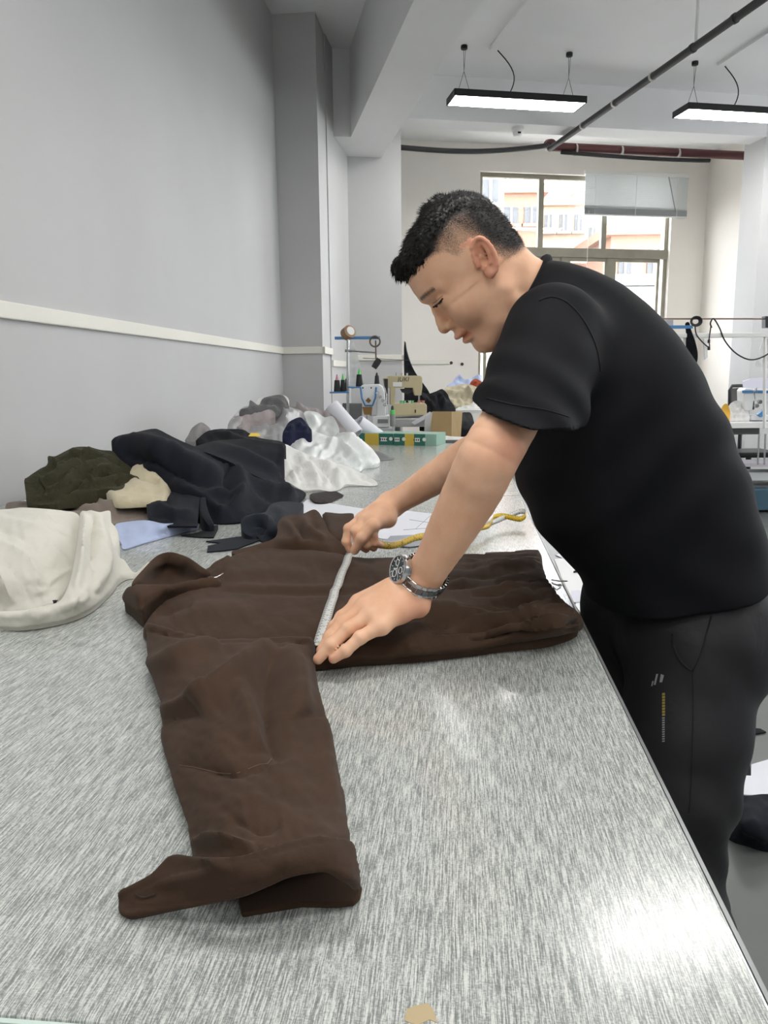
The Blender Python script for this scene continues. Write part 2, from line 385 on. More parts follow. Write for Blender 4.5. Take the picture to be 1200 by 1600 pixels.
def polygonize(fn, lo, hi, h, B=8, lip=1.5):
    lo = np.asarray(lo, float); nb = np.ceil((np.asarray(hi)-lo)/(h*B)).astype(int)
    ii = np.stack(np.meshgrid(*[np.arange(n) for n in nb], indexing='ij'), -1).reshape(-1, 3)
    cen = lo+(ii+.5)*h*B; d = fn(cen); blk = ii[np.abs(d) < h*B*.87*lip]
    loc = np.stack(np.meshgrid(*[np.arange(B+1)]*3, indexing='ij'), -1)
    dims = nb*B+2; vs = []; ids = []; quads = []
    key = lambda c: (c[..., 0]*dims[1]+c[..., 1])*dims[2]+c[..., 2]
    CH = 400; E = []
    offs = [(0,0,0),(1,0,0),(0,1,0),(1,1,0),(0,0,1),(1,0,1),(0,1,1),(1,1,1)]
    edges = [(0,1),(2,3),(4,5),(6,7),(0,2),(1,3),(4,6),(5,7),(0,4),(1,5),(2,6),(3,7)]
    for s in range(0, len(blk), CH):
        bb = blk[s:s+CH]; g = bb[:, None, None, None, :]*B+loc[None]
        V = fn((lo+g*h).reshape(-1, 3)).reshape(g.shape[:-1])
        c = [V[:, o[0]:B+o[0], o[1]:B+o[1], o[2]:B+o[2]] for o in offs]
        neg = sum((x < 0).astype(int) for x in c); m = (neg > 0) & (neg < 8)
        idx = np.argwhere(m); cv = np.stack([x[m] for x in c], 1)
        acc = np.zeros((len(cv), 3)); cnt = np.zeros(len(cv))
        for a, b in edges:
            va, vb = cv[:, a], cv[:, b]; cr = (va < 0) != (vb < 0); t = np.where(cr, va/(va-vb+1e-20), 0)
            pa = np.array(offs[a]); pb = np.array(offs[b]); acc += cr[:, None]*(pa+t[:, None]*(pb-pa)); cnt += cr
        cell = bb[idx[:, 0]]*B+idx[:, 1:]
        vs.append(lo+(cell+acc/cnt[:, None])*h); ids.append(key(cell))
        for ax in range(3):
            o = [0, 0, 0]; o[ax] = 1
            A0 = V[:, :B, :B, :B]; A1 = V[:, o[0]:B+o[0], o[1]:B+o[1], o[2]:B+o[2]]
            cr = np.argwhere((A0 < 0) != (A1 < 0)); inside = A0[tuple(cr.T)] < 0
            E.append((ax, bb[cr[:, 0]]*B+cr[:, 1:], inside))
    vs = np.concatenate(vs); ids = np.concatenate(ids); so = np.argsort(ids); sid = ids[so]
    def find(c):
        k = key(c); p = np.clip(np.searchsorted(sid, k), 0, len(sid)-1); return np.where(sid[p] == k, so[p], -1)
    for ax, c, ins in E:
        b1 = np.zeros(3, int); b1[(ax+1) % 3] = 1; b2 = np.zeros(3, int); b2[(ax+2) % 3] = 1
        q = np.stack([find(c), find(c-b1), find(c-b1-b2), find(c-b2)], 1)
        q[~ins] = q[~ins][:, ::-1]; quads.append(q[(q >= 0).all(1)])
    quads = np.concatenate(quads)
    e = h*.3
    for _ in range(2):                       # settle vertices on the surface
        d0 = fn(vs); G = np.stack([fn(vs+np.eye(3)[i]*e)-d0 for i in range(3)], 1)/e
        st = d0[:, None]*G/(np.sum(G*G, 1)[:, None]+1e-6); ln = np.linalg.norm(st, axis=1, keepdims=True)
        vs = vs-st*np.minimum(1, h*.5/(ln+1e-9))
    used = np.unique(quads); rm = -np.ones(len(vs), int); rm[used] = np.arange(len(used))
    return vs[used], rm[quads]
def fast_mesh(name, V, Q, mat, parent=None, smooth=True):
    me = bpy.data.meshes.new(name); nv, nf = len(V), len(Q); k = Q.shape[1]
    me.vertices.add(nv); me.vertices.foreach_set('co', np.asarray(V, np.float32).ravel())
    me.loops.add(nf*k); me.loops.foreach_set('vertex_index', np.asarray(Q, np.int32).ravel())
    me.polygons.add(nf); me.polygons.foreach_set('loop_start', np.arange(nf, dtype=np.int32)*k)
    me.update(calc_edges=True); me.validate()
    me.polygons.foreach_set('use_smooth', np.full(len(me.polygons), smooth))
    o = bpy.data.objects.new(name, me); COL.objects.link(o); me.materials.append(mat)
    if parent is not None: setp(o, parent)
    return o

# ------------------------------------------------------------------ the person
YH = 1.30; PHI = math.radians(38)
HO = aty(752, 412, YH)
HF = np.array([-math.cos(PHI), 0, -math.sin(PHI)]); HU = np.array([-math.sin(PHI), 0, math.cos(PHI)]); HL = np.array([0, -1., 0])
_yaw = math.radians(3)      # face turned slightly towards the camera
HA = np.stack([HF*math.cos(_yaw)+HL*math.sin(_yaw), HL*math.cos(_yaw)-HF*math.sin(_yaw), HU])   # rows f,l,u
def hp(f, l, u): return HO + (np.array([f, l, u])/1000)@HA
_sl = np.array([  # u, front, back, halfwidth, centre of max width (mm)
 [-121, 70, 50, 6, 60], [-117, 80, 38, 20, 56], [-110, 84, 22, 32, 48], [-100, 87, 8, 43, 40], [-88, 88, -8, 51, 32], [-73, 91, -22, 58, 24], [-55, 94, -45, 64, 18],
 [-40, 95, -58, 68, 14], [-20, 97, -64, 71, 14], [-6, 101, -67, 73, 16], [10, 111, -69, 75, 18], [30, 114.5, -70, 77, 18], [50, 112, -68, 78, 18],
 [72, 101, -62, 76, 18], [92, 83, -51, 66, 16], [106, 60, -37, 49, 12], [114, 36, -22, 32, 8], [118, 14, -6, 12, 4]], float)
_tf, _tb, _tw_, _tc = [table_fn(_sl[:, 0], _sl[:, i], 4) for i in (1, 2, 3, 4)]
def head_base(q, off=0.0):          # q in mm (f,l,u) -> mm
    f, l, u = q.T; uu = np.clip(u, -121, 118)
    fr, bk, w_, c_ = _tf(uu)+off, _tb(uu)-off, _tw_(uu)+off, _tc(uu)
    df = f-c_; R = np.where(df > 0, fr-c_, c_-bk); n = np.where(u < -20, 2.0, 2.25)
    g = (np.abs(df/R)**n+np.abs(l/w_)**n)**(1/n); d = (g-1)*np.minimum(R, w_)
    ex = np.maximum(np.abs(u-uu)-off, 0)
    return np.where(ex > 0, np.hypot(np.maximum(d, 0), ex)+np.minimum(d, 0)*.0, np.maximum(d, np.abs(u+1.5)-119.5-off))
def head_sdf(P):
    q = ((P-HO)@HA.T)*1000; qa = q.copy(); qa[:, 1] = np.abs(qa[:, 1])
    d = head_base(q)
    d = smin(d, chain(qa, [(104, 8, 15), (96, 30, 17), (80, 52, 10)], [7, 8, 6], 6), 10)            # brow
    d = smax(d, -ell(qa, (111, 30, -4), (13, 19, 10)), 9)                                            # socket
    d = smin(d, ell(qa, (86, 34, -5), (13.5, 15, 12.5)), 3)                                          # lids
    d = smax(d, -ell(qa, (101, 35, -8.5), (8, 13, 1.2)), 1.2)                                        # lash line crease
    d = smin(d, ell(qa, (64, 42, -36), (31, 25, 30)), 24)                                            # cheek
    d = smin(d, chain(qa, [(8, 58, -58), (38, 44, -88), (64, 22, -104)], [11, 12, 13], 14), 26)       # jaw
    d = smin(d, chain(q, [(97, 0, 2), (102, 0, -14), (107, 0, -32), (109.5, 0, -42)], [8, 7.5, 8.5, 10.5], 6), 7)   # nose
    d = smin(d, ell(qa, (100, 13, -45), (10, 7.5, 8)), 5)                                            # alae
    d = smax(d, -ell(qa, (105, 7.5, -53), (6, 3.5, 4)), 2.5)                                         # nostrils
    d = smax(d, -ell(qa, (99, 22, -43), (8, 2.2, 8)), 4)
    d = smin(d, ell(q, (92, 0, -60), (10, 16, 12)), 8)                                               # philtrum base
    d = smin(d, ell(q, (96, 0, -67.5), (11, 25, 6.5)), 4)                                            # upper lip
    d = smin(d, ell(q, (89.5, 0, -81), (10, 22, 7)), 4)                                              # lower lip
    d = smax(d, -ell(q, (103, 0, -74), (10, 27, 1.2)), 2.0)                                          # mouth line
    d = smin(d, ell(q, (76, 0, -102), (13, 19, 13)), 9)                                              # chin
    # ears
    a = math.radians(13); b_ = math.radians(24)
    ux = np.array([math.sin(-a), 0, math.cos(a)]); fx = np.array([math.cos(a)*math.cos(b_), -math.sin(b_), math.sin(a)]); fx /= np.linalg.norm(fx)
    lx = np.cross(ux, fx); lx *= np.sign(lx[1]); EA = np.stack([fx, lx, ux])
    ec = np.array([8, 80, 1.]); e = (qa-ec)@EA.T
    m = np.linalg.norm(e, axis=1) < 60
    if m.any():
        em = e[m]; ear = ell(em, (0, 0, 0), (15, 4.5, 29))
        ear = smax(ear, -ell(em, (1.5, 5, 0), (10, 7.5, 21)), 1.5); ear = smax(ear, -ell(em, (4, 2, -5), (6, 8, 9)), 1.5)
        th = np.linspace(-.5, 4.4, 15); rim = [(15.5*math.cos(t+.2)*(1-.1*math.sin(t)), 3.5, 29*math.sin(t+.2)+1) for t in th]
        ear = smin(ear, chain(em, rim, [3.2]*15, 2), 3)
        ear = smin(ear, chain(em, [(-5, 2.5, 17), (-7, 3, 4), (-4, 3, -10), (4, 3, -16)], [2.6]*4, 2), 3)
        ear = smin(ear, ell(em, (10, 3, -3), (3.5, 4, 6)), 3)
        ear = smin(ear, ell(em, (3, 2, -25), (7, 4.5, 8)), 4)
        dm = smin(d[m], ear, 4); dm = smax(dm, -ell(em, (5, 3, -5), (5.5, 9, 8)), 1.5); d[m] = dm
    return d/1000
# ---- limbs (pixel, pixel, forward distance)
YM = 1.32
NKa, NKb = aty(768, 425, YH), aty(858, 488, YM)
aS, aE, aW = aty(872, 510, 1.13), aty(770, 703, .975), aty(657, 908, 1.07)
nA = [aS, aty(832, 600, 1.066), aE, aty(738, 768, 1.0), aty(703, 832, 1.03), aty(682, 870, 1.05), aW]
nR = [.044, .0365, .0382, .0378, .0325, .0282, .0272]
fS, fE, fW = aty(850, 530, 1.52), aty(770, 690, 1.50), aty(609, 790, 1.60)
fA = [fS, aty(810, 620, 1.50), fE, aty(727, 717, 1.53), aty(675, 750, 1.56), aty(640, 772, 1.585), fW]
fR = [.050, .043, .040, .039, .033, .0282, .0262]
nH = dict(pinky=[(596, 978, 1.00), (563, 996, .985), (540, 1017, .977), (521, 1029, .975)],
          ring=[(581, 962, 1.015), (543, 983, 1.0), (517, 1008, .985), (497, 1030, .978)],
          middle=[(569, 950, 1.035), (535, 973, 1.02), (516, 996, 1.005), (503, 1016, .995)],
          index=[(562, 943, 1.06), (535, 965, 1.045), (522, 981, 1.03), (512, 996, 1.025)],
          thumb=[(632, 922, 1.09), (597, 938, 1.105), (575, 950, 1.11), (558, 958, 1.105)])
nHr = dict(pinky=[.0105, .009, .008, .0068], ring=[.0115, .0098, .0088, .0072], middle=[.012, .0105, .0092, .0078], index=[.012, .0102, .0092, .0078], thumb=[.014, .012, .0108, .009])
fH = dict(index=[(566, 811, 1.575), (545, 826, 1.555), (541, 846, 1.548), (546, 858, 1.550)],
          middle=[(572, 812, 1.56), (556, 830, 1.535), (560, 850, 1.535), (572, 858, 1.55)],
          ring=[(581, 813, 1.55), (570, 832, 1.525), (574, 850, 1.527), (584, 856, 1.545)],
          pinky=[(592, 814, 1.545), (583, 832, 1.525), (587, 848, 1.53), (595, 852, 1.545)],
          thumb=[(604, 806, 1.57), (582, 822, 1.525), (566, 840, 1.515), (554, 860, 1.528)])
fHr = dict(index=[.0125, .0105, .0092, .0078], middle=[.0125, .0105, .0095, .008], ring=[.012, .010, .009, .0078], pinky=[.011, .009, .008, .007], thumb=[.0155, .0135, .0118, .0092])
def hand(P, H, R, W, palm):
    d = None
    for k in ('index', 'middle', 'ring', 'pinky'):
        J = [aty(*j) for j in H[k]]
        e = smin(rcone(P, W, J[0], .022, R[k][0]+.002), rcone(P, (W+J[0])/2, J[0], .018, R[k][0]), .008)
        d = e if d is None else smin(d, e, .012)
    for c, r in palm: d = smin(d, np.linalg.norm(P-aty(*c), axis=1)-r, .014)
    tips = None
    for k in H:
        J = [aty(*j) for j in H[k]]; r = R[k]
        e = None
        for i in range(3):
            s_ = rcone(P, J[i], J[i+1], r[i]*.97, r[i+1]); e = s_ if e is None else smin(e, s_, .003)
        for i in (1, 2): e = smin(e, np.linalg.norm(P-J[i], axis=1)-r[i]*1.05, .003)       # knuckle swell
        if k == 'thumb': e = smin(e, rcone(P, W, J[0], .018, r[0]), .01)
        tips = e if tips is None else np.minimum(tips, e)
    return smin(d, tips, .0055)
def near_arm(P): 
    d = limb(P, nA, nR)
    h = hand(P, nH, nHr, aW, [((652, 945, 1.045), .019), ((625, 955, 1.03), .017), ((605, 945, 1.05), .017), ((628, 928, 1.07), .02)])
    return smin(d, h, .012)
def far_arm(P):
    d = limb(P, fA, fR)
    h = hand(P, fH, fHr, fW, [((600, 800, 1.57), .022), ((607, 812, 1.56), .017), ((590, 812, 1.55), .016)])
    return smin(d, h, .012)
def body_sdf(P):
    d = near(P, HO+np.array([-.02, 0, .0]), .2, head_sdf)
    d = smin(d, rcone(P, NKa, NKb, .056, .063), .022)
    d = smin(d, rcone(P, aty(800, 470, 1.245), aty(832, 497, 1.27), .012, .014), .012)
    d = smin(d, chain(P, [aty(880, 515, 1.22), aty(905, 560, YM), aty(1000, 800, YM), aty(1070, 950, YM)], [.04, .08, .10, .10], .05), .05)
    d = smin(d, rcone(P, aty(885, 520, 1.18), aty(868, 535, 1.48), .045, .045), .03)
    a = near(P, (aE+aW)/2, .30, near_arm); b_ = near(P, (fE+fW)/2, .30, far_arm)
    d = smin(d, near(P, aS, .25, lambda q: limb(q, nA[:3], nR[:3], 10)), .03); d = smin(d, near(P, fS, .25, lambda q: limb(q, fA[:3], fR[:3], 10)), .03)
    return np.minimum(np.minimum(d, a), b_)

# ---- skin material (hair stubble density stored per vertex)
ts = NT('skin'); v = ts.coords()
n1 = ts.noise(v, 26, 4, .55); n2 = ts.noise(v, 420, 3)
base = ts.ramp(n1, [(.3, srgb(226, 175, 141)), (.7, srgb(238, 193, 161))])
at = ts.n('Attribute', attribute_name='hair'); ar = ts.n('Attribute', attribute_name='red')
m0 = ts.n('MixRGB'); ts.l(ar.outputs['Fac'], m0.inputs[0]); ts.l(base, m0.inputs[1]); m0.inputs[2].default_value = srgb(208, 130, 108)
st = ts.ramp(ts.noise(v, 700, 2), [(.3, (0.0,)*3+(1,)), (.65, (.42,)*3+(1,))])
m9 = ts.n('Math', operation='MULTIPLY_ADD'); ts.l(at.outputs['Fac'], m9.inputs[0]); m9.inputs[1].default_value = 1.5; ts.l(st, m9.inputs[2])
mm = ts.n('Math', operation='SUBTRACT'); mm.use_clamp = True; ts.l(m9.outputs[0], mm.inputs[0]); mm.inputs[1].default_value = .5
m10 = ts.n('Math', operation='MULTIPLY'); ts.l(mm.outputs[0], m10.inputs[0]); gt = ts.n('Math', operation='MINIMUM'); g8 = ts.n('Math', operation='MULTIPLY'); ts.l(at.outputs['Fac'], g8.inputs[0]); g8.inputs[1].default_value = 6; ts.l(g8.outputs[0], gt.inputs[0]); gt.inputs[1].default_value = 1; ts.l(gt.outputs[0], m10.inputs[1]); mm = m10
mh = ts.n('MixRGB'); ts.l(mm.outputs[0], mh.inputs[0]); ts.l(m0.outputs[0], mh.inputs[1]); mh.inputs[2].default_value = srgb(38, 35, 34)
ts.l(mh.outputs[0], ts.b.inputs['Base Color']); ts.b.inputs['Roughness'].default_value = .5; ts.b.inputs['Specular IOR Level'].default_value = .35
ts.b.inputs['Subsurface Weight'].default_value = .12; ts.b.inputs['Subsurface Radius'].default_value = (.008, .003, .0015); ts.b.inputs['Subsurface Scale'].default_value = 1.0
ts.bump(n2, .12, .0008); M_skin = ts.m
M_shirt = cloth('black_shirt', (17, 18, 22), .8, .0, .1, 1400, .3, .2, .15, 7)
M_trouser = cloth('charcoal_trouser', (36, 36, 39), .6, .0, .1, 1400, .3, .3, .25, 8)
M_hair = plain('hair', (24, 22, 22), .45, spec=.4)
M_seam = plain('shirt_seam', (20, 20, 25), .85)

man = thing('person', (.52, 1.3, 0), 'person in black t-shirt and charcoal trousers leaning over the table, measuring', 'person')
V, Q = polygonize(body_sdf, (-.16, .9, .78), (.62, 1.72, 1.56), .0026)
body = fast_mesh('body', V, Q, M_skin, man)
q = ((V-HO)@HA.T)*1000; f_, l_, u_ = q.T; al = np.abs(l_)
hm = np.linalg.norm(V-HO, axis=1) < .2
# hairline: u threshold as a function of f
hl = np.interp(f_-14*np.clip(al/60, 0, 1), [-80, -55, -32, -14, -2, 6, 14, 26, 36, 50, 75, 95, 112], [-34, -34, -30, -5, 20, 26, 20, 18, 34, 46, 52, 58, 60])
hl = hl - np.clip((35-al)/35, 0, 1)*np.where(f_ > 60, -4, 0)
dens = np.clip((u_-hl)/16, 0, 1)*.46 + np.clip((u_-hl-22)/35, 0, 1)*.3 + np.clip((-f_-5)/40, 0, 1)*np.clip((u_-hl)/25, 0, 1)*.5
earm = (al > 77) & (f_ < 30) & (f_ > -22) & (u_ > -36) & (u_ < 38)
dens = np.maximum(dens, np.clip(1.0+(np.array((u_-np.interp(f_, [-75, -50, -20, 10, 40, 70, 95, 120], [50, 55, 66, 76, 66, 58, 56, 56]))/12-np.clip(al-58, 0, 99)/12)+.3)*.30, 0, 1)*(u_ > hl)*np.clip((u_-hl)/12, 0, 1))
dens = np.where(hm & ~earm, np.clip(dens, 0, .96), 0)
brow = np.exp(-((u_-(15+.10*(f_-100)))/4.2)**2)*((al > 9) & (al < 52) & (f_ > 70) & (f_ < 125)); dens = np.maximum(dens, brow*.72*hm)
lash = np.exp(-((u_+8.5)/2.0)**2)*((al > 22) & (al < 48) & (f_ > 82)); dens = np.maximum(dens, lash*.9*hm)
red = np.zeros(len(V)); red[earm & hm] = .55
lip = (np.exp(-((u_+74)/9)**2)*(al < 25)*(f_ > 84)*hm); red = np.maximum(red, lip*.7)
red = np.maximum(red, .5*np.exp(-(np.linalg.norm(V-aty(795, 702, .95), axis=1)/.03)**2))
red = np.maximum(red, .55*np.exp(-(np.linalg.norm(V-aty(650, 960, 1.03), axis=1)/.03)**2))
for H in (nH, fH):
    for k in H: red = np.maximum(red, .35*np.exp(-(np.linalg.norm(V-aty(*H[k][3]), axis=1)/.012)**2))
for nm, arr in (('hair', dens), ('red', red)):
    a_ = body.data.attributes.new(nm, 'FLOAT', 'POINT')
    a_.data.foreach_set('value', np.asarray(arr, np.float32)[:len(body.data.vertices)])

# ---- T-shirt
TO = aty(1075, 985, YM); TE = aty(850, 450, YM)-TO; TL = np.linalg.norm(TE); TE /= TL; TV = np.array([TE[2], 0, -TE[0]]); TV *= np.sign(TV[0])   # TV points to the back
def tv(px): q = np.array([aty(x, y, YM) for x, y in px])-TO; return q@TE, q@TV
bt, bv = tv([(1222, 1010), (1212, 965), (1200, 925), (1188, 888), (1175, 842), (1160, 790), (1150, 740), (1130, 690), (1108, 640), (1077, 582), (1040, 524), (1000, 479), (960, 444), (915, 422), (880, 412), (848, 405)])
ft, fv = tv([(934, 1020), (932, 985), (926, 958), (921, 935), (921, 912), (908, 896), (880, 874), (850, 842), (830, 808), (815, 772), (808, 738), (803, 700), (800, 650), (797, 600), (795, 560), (798, 520), (806, 490)])
_sb = table_fn(bt, bv, 3); _sf = table_fn(ft, fv, 13)
_sw = table_fn([-.08, 0, .09, .2, .33, .43, .50, .56, .62, .68], [.176, .180, .187, .186, .192, .195, .186, .155, .110, .075], 5)
cA, cB = aty(850, 402, YM), aty(789, 510, YM); cn = np.cross(cB-cA, [0, 1., 0]); cn /= np.linalg.norm(cn); cn *= np.sign(cn@TE)
hA, hB = aty(930, 990, 1.17), aty(1218, 922, 1.17); hn = np.cross(hB-hA, [0, 1., 0]); hn /= np.linalg.norm(hn); hn *= np.sign(hn@TE)
def sleeve(P, S, Eo, r0, r1, sx):
    ax = Eo-S; L = np.linalg.norm(ax); ax /= L; t = (P-S)@ax
    d = rcone(P, S, S+ax*(L+.10), r0, r1+(r1-r0)*.10/L)
    fold = .0035*np.sin((P@np.array([55., 20, 75]))+2*np.sin(P@np.array([9., 12, 5])))*np.clip(t/L, 0, 1)
    d = d+fold
    inner = smax(d+.010, (L*.62)-t, .01)
    d = np.maximum(d, -inner); return smax(d, (P-Eo)@sx+.002*np.sin(P[:, 0]*60), .004)
sE = aty(826, 648, 1.045); sE2 = aty(815, 645, 1.50)
_ld = aty(905, 664, 1.04)-aty(752, 634, 1.04); SN = np.cross(_ld, [0, 1., .12]); SN /= np.linalg.norm(SN); SN *= -np.sign(SN[2])
def shirt_sdf(P):
    q = P-TO; t = q@TE; vv = q@TV; y = P[:, 1]-YM
    tt = np.clip(t, -.08, .69); fr = _sf(tt); bk = _sb(tt); c_ = (fr+bk)/2; R = np.maximum((bk-fr)/2, .02); w_ = _sw(tt)
    n = 2.3; g = (np.abs((vv-c_)/R)**n+np.abs(y/w_)**n)**(1/n); d = (g-1)*np.minimum(R, w_); d = smax(d, t-.70, .03)
    # soft drape folds
    d = d+.0018*np.sin(38*t+55*vv+3*np.sin(14*y))*np.exp(-((t-.12)/.08)**2)+.003*np.sin(60*t-22*vv+4*np.sin(9*y+6*vv))*np.exp(-((t-.33)/.10)**2)
    d = smin(d, near(P, aS, .35, lambda p: sleeve(p, aty(864, 520, 1.155), sE, .071, .0765, SN)), .06)
    d = smin(d, near(P, fS, .35, lambda p: sleeve(p, fS+np.array([.012, 0, 0]), sE2, .07, .062, SN)), .028)
    d = smax(d, (P-cA)@cn-np.clip(np.abs(y)-.085, 0, 1)*4, .004); d = smax(d, -((P-hA)@hn)+.004*np.sin(P@np.array([30., 22, 0])), .004)
    return d
V, Q = polygonize(shirt_sdf, (.05, .88, .70), (.80, 1.70, 1.50), .0038)
shirt = fast_mesh('t_shirt', V, Q, M_shirt, man)
# ribbed collar
b = MB(); cc = (NKa*.36+NKb*.64); axn = (NKb-NKa)/np.linalg.norm(NKb-NKa)
cc = (cA+cB)/2; e1 = (cA-cB)/np.linalg.norm(cA-cB); e2 = np.array([0, 1., 0]); R1 = np.linalg.norm(cA-cB)/2*.98
ring = [cc-cn*.004+e1*R1*math.cos(a)+e2*.072*math.sin(a) for a in np.linspace(0, 2*math.pi, 48, endpoint=False)]
b.tube(ring, .0075, 8, closed=True); b.build('collar', M_shirt, man, smooth=True)
# ---- trousers
kn = [(1085, 1000, 1.235, .110), (1070, 1141, 1.20, .098), (1060, 1235, 1.18, .090), (1052, 1335, 1.17, .074), (1052, 1400, 1.175, .080)]
L1 = [aty(*k[:3]) for k in kn]+[np.array([.53, 1.20, .24]), np.array([.55, 1.22, .07])]; R1_ = [k[3] for k in kn]+[.070, .068]
L2 = [p+np.array([-.03+.10*(i/6), .20, 0]) for i, p in enumerate(L1)]
def trouser_sdf(P):
    d = smin(chain(P, L1, R1_, .03), chain(P, L2, R1_, .03), .03)
    pel = ell(P, aty(1072, 955, YM), (.138, .172, .15)); d = smin(d, pel, .04)
    d = smin(d, ell(P, aty(1112, 985, YM), (.108, .160, .12)), .04)
    fold = .004*np.sin(P@np.array([40., 25, 65])+3*np.sin(P@np.array([12., 9, -7])))*np.exp(-((P[:, 2]-.42)/.12)**2)*.8
    fold += .0015*np.sin(P@np.array([70., 10, 38]))*np.exp(-((P[:, 2]-.78)/.08)**2)
    d = d+fold
    d = smax(d, P[:, 2]-.93, .01); return smax(d, .06-P[:, 2], .006)
V, Q = polygonize(trouser_sdf, (.28, .98, .04), (.80, 1.66, .95), .0055)
trous = fast_mesh('trousers', V, Q, M_trouser, man)
M_shoe = plain('shoe_black', (28, 28, 30), .5); M_sole = plain('shoe_sole', (200, 198, 190), .6)
for an in (L1[-1], L2[-1]):
    def shoe_sdf(P, an=an):
        q = P-np.array([an[0]-.07, an[1], 0]); d = ell(q, (0, 0, .05), (.145, .05, .05)); d = smin(d, ell(q, (.06, 0, .075), (.065, .042, .05)), .03)
        return smax(d, .022-P[:, 2], .004)
    V, Q = polygonize(shoe_sdf, an+np.array([-.25, -.08, -.06]), an+np.array([.12, .08, .1]), .006)
    s_ = fast_mesh('shoe', V, Q, M_shoe, man)
    b = MB(); pts = [(an[0]-.07+.15*math.cos(a), an[1]+.052*math.sin(a)) for a in np.linspace(0, 2*math.pi, 32, endpoint=False)]
    b.prism(pts, (0, 0, 0), np.array([1., 0, 0]), np.array([0, 1., 0]), Z, .026); b.build('sole', M_sole, s_, smooth='auto')

# ---- hair: cropped cap plus strands
def hair_top(q):        # 1 inside the longer top section
    f, l, u = q.T; al = np.abs(l)
    lim = np.interp(f, [-75, -50, -20, 10, 40, 70, 95, 120], [50, 55, 66, 76, 66, 58, 56, 56])
    return (u-lim)/12-np.clip(al-58, 0, 99)/12
def hair_sdf(P):
    q = ((P-HO)@HA.T)*1000; f, l, u = q.T
    th = np.interp(f, [-70, -40, 0, 40, 80, 110], [1.5, 3.5, 7.5, 10, 11, 12])
    th = th+1.6*np.sin(.35*l+.2*f)*np.sin(.3*f+.11*u)+1.0*np.sin(.8*l-.5*f)
    jit = .55*np.sin(.9*f+.5*u)*np.sin(.8*u-.6*l)+.35*np.sin(1.7*f-1.1*l)*np.sin(1.5*u+.7*f)
    d = head_base(q)-np.clip(th*np.clip((hair_top(q)+.3+jit)*.45, -.3, 1), -6, 16)
    fr = chain(q, [(102, -30, 80), (110, -10, 81), (108, 12, 81), (98, 34, 80)], [9, 9, 9, 8], 6)
    fr2 = chain(q, [(112, -18, 80), (118, -12, 66)], [8, 5], 4); fr3 = chain(q, [(112, 6, 80), (117, 8, 68)], [8, 5], 4)
    d = smin(d, np.minimum(np.minimum(fr, fr2), fr3), 8)
    d = np.maximum(d, -(head_base(q)+3)); d = np.maximum(d, (52-u)); d = np.maximum(d, -(hair_top(q)+.3+jit)*12)
    return d/1000
V, Q = polygonize(hair_sdf, HO+np.array([-.17, -.1, -.06]), HO+np.array([.1, .1, .16]), .0028)
hair = fast_mesh('hair', V, Q, M_hair, man)
hv = V; hq = ((hv-HO)@HA.T)*1000
sel = rng.choice(len(hv), 7000); b = MB(); tri_v = []; tri_f = []
cenh = hp(15, 0, 20)
for i_, i in enumerate(sel):
    p = hv[i]; f, l, u = hq[i]
    nrm = (p-cenh); nrm /= np.linalg.norm(nrm)
    fwd = HA[0]*np.interp(f, [-60, 0, 60, 110], [-.35, .25, .7, .75])+nrm*np.interp(f, [-60, 60, 100], [.9, .55, .25])+HA[2]*np.interp(f, [60, 100, 118], [0, -.2, -1.0])+rng.normal(0, .22, 3)
    bd_ = np.clip(1-(hair_top(hq[i:i+1])[0]+.3)/1.4, 0, 1); fwd = fwd*(1-.6*bd_)+bd_*(nrm*.35-HA[2]*.75+HA[0]*.15)
    fwd /= np.linalg.norm(fwd); Ls = np.interp(f, [-60, 0, 60, 110], [.005, .008, .011, .011])*rng.uniform(.6, 1.15)*np.clip((hair_top(hq[i:i+1])[0]+.35)/1.3, .55, 1)
    a = np.cross(fwd, rng.normal(0, 1, 3)); a /= np.linalg.norm(a); c2 = np.cross(fwd, a); r = .0007
    k0 = len(tri_v); p0 = p-fwd*.003
    for t_ in range(3):
        th = t_*2.094; tri_v.append(p0+r*(math.cos(th)*a+math.sin(th)*c2))
    tri_v.append(p0+fwd*(Ls+.003)-HA[2]*.0015)
    tri_f += [(k0, k0+1, k0+3), (k0+1, k0+2, k0+3), (k0+2, k0, k0+3)]
st_ = fast_mesh('hair_strands', np.array(tri_v), np.array(tri_f), M_hair, hair); st_['kind'] = 'stuff'

# short cropped hair on the back and sides, growing out of the scalp
bn_ = np.zeros(len(body.data.vertices)*3, np.float32); body.data.vertices.foreach_get('normal', bn_); bn_ = bn_.reshape(-1, 3)
bv0 = np.zeros(len(body.data.vertices)*3, np.float32); body.data.vertices.foreach_get('co', bv0); bv0 = bv0.reshape(-1, 3)
dd = dens[:len(bv0)].copy(); q0 = ((bv0-HO)@HA.T)*1000; dd[(q0[:, 0] > 70) & (q0[:, 2] < 40)] = 0
cand = np.where(dd > .45)[0]; pr = dd[cand]**2.5; sel = rng.choice(cand, 9000, p=pr/pr.sum())
tv_, tf_ = [], []
for i in sel:
    p = bv0[i]+rng.normal(0, .0008, 3); n_ = bn_[i]; dn = n_*.45+HA[2]*-.35+HA[0]*(.25 if q0[i, 0] > 20 else -.25)+rng.normal(0, .2, 3); dn /= np.linalg.norm(dn)
    Ls = .0022+.0035*max(0, dd[i]-.5)*2*rng.uniform(.5, 1.2); a = np.cross(dn, rng.normal(0, 1, 3)); a /= np.linalg.norm(a); k0 = len(tv_)
    tv_ += [p-dn*.001+a*.0004, p-dn*.001-a*.0004, p-dn*.001+np.cross(dn, a)*.0005, p+dn*Ls]; tf_ += [(k0, k0+1, k0+3), (k0+1, k0+2, k0+3), (k0+2, k0, k0+3)]
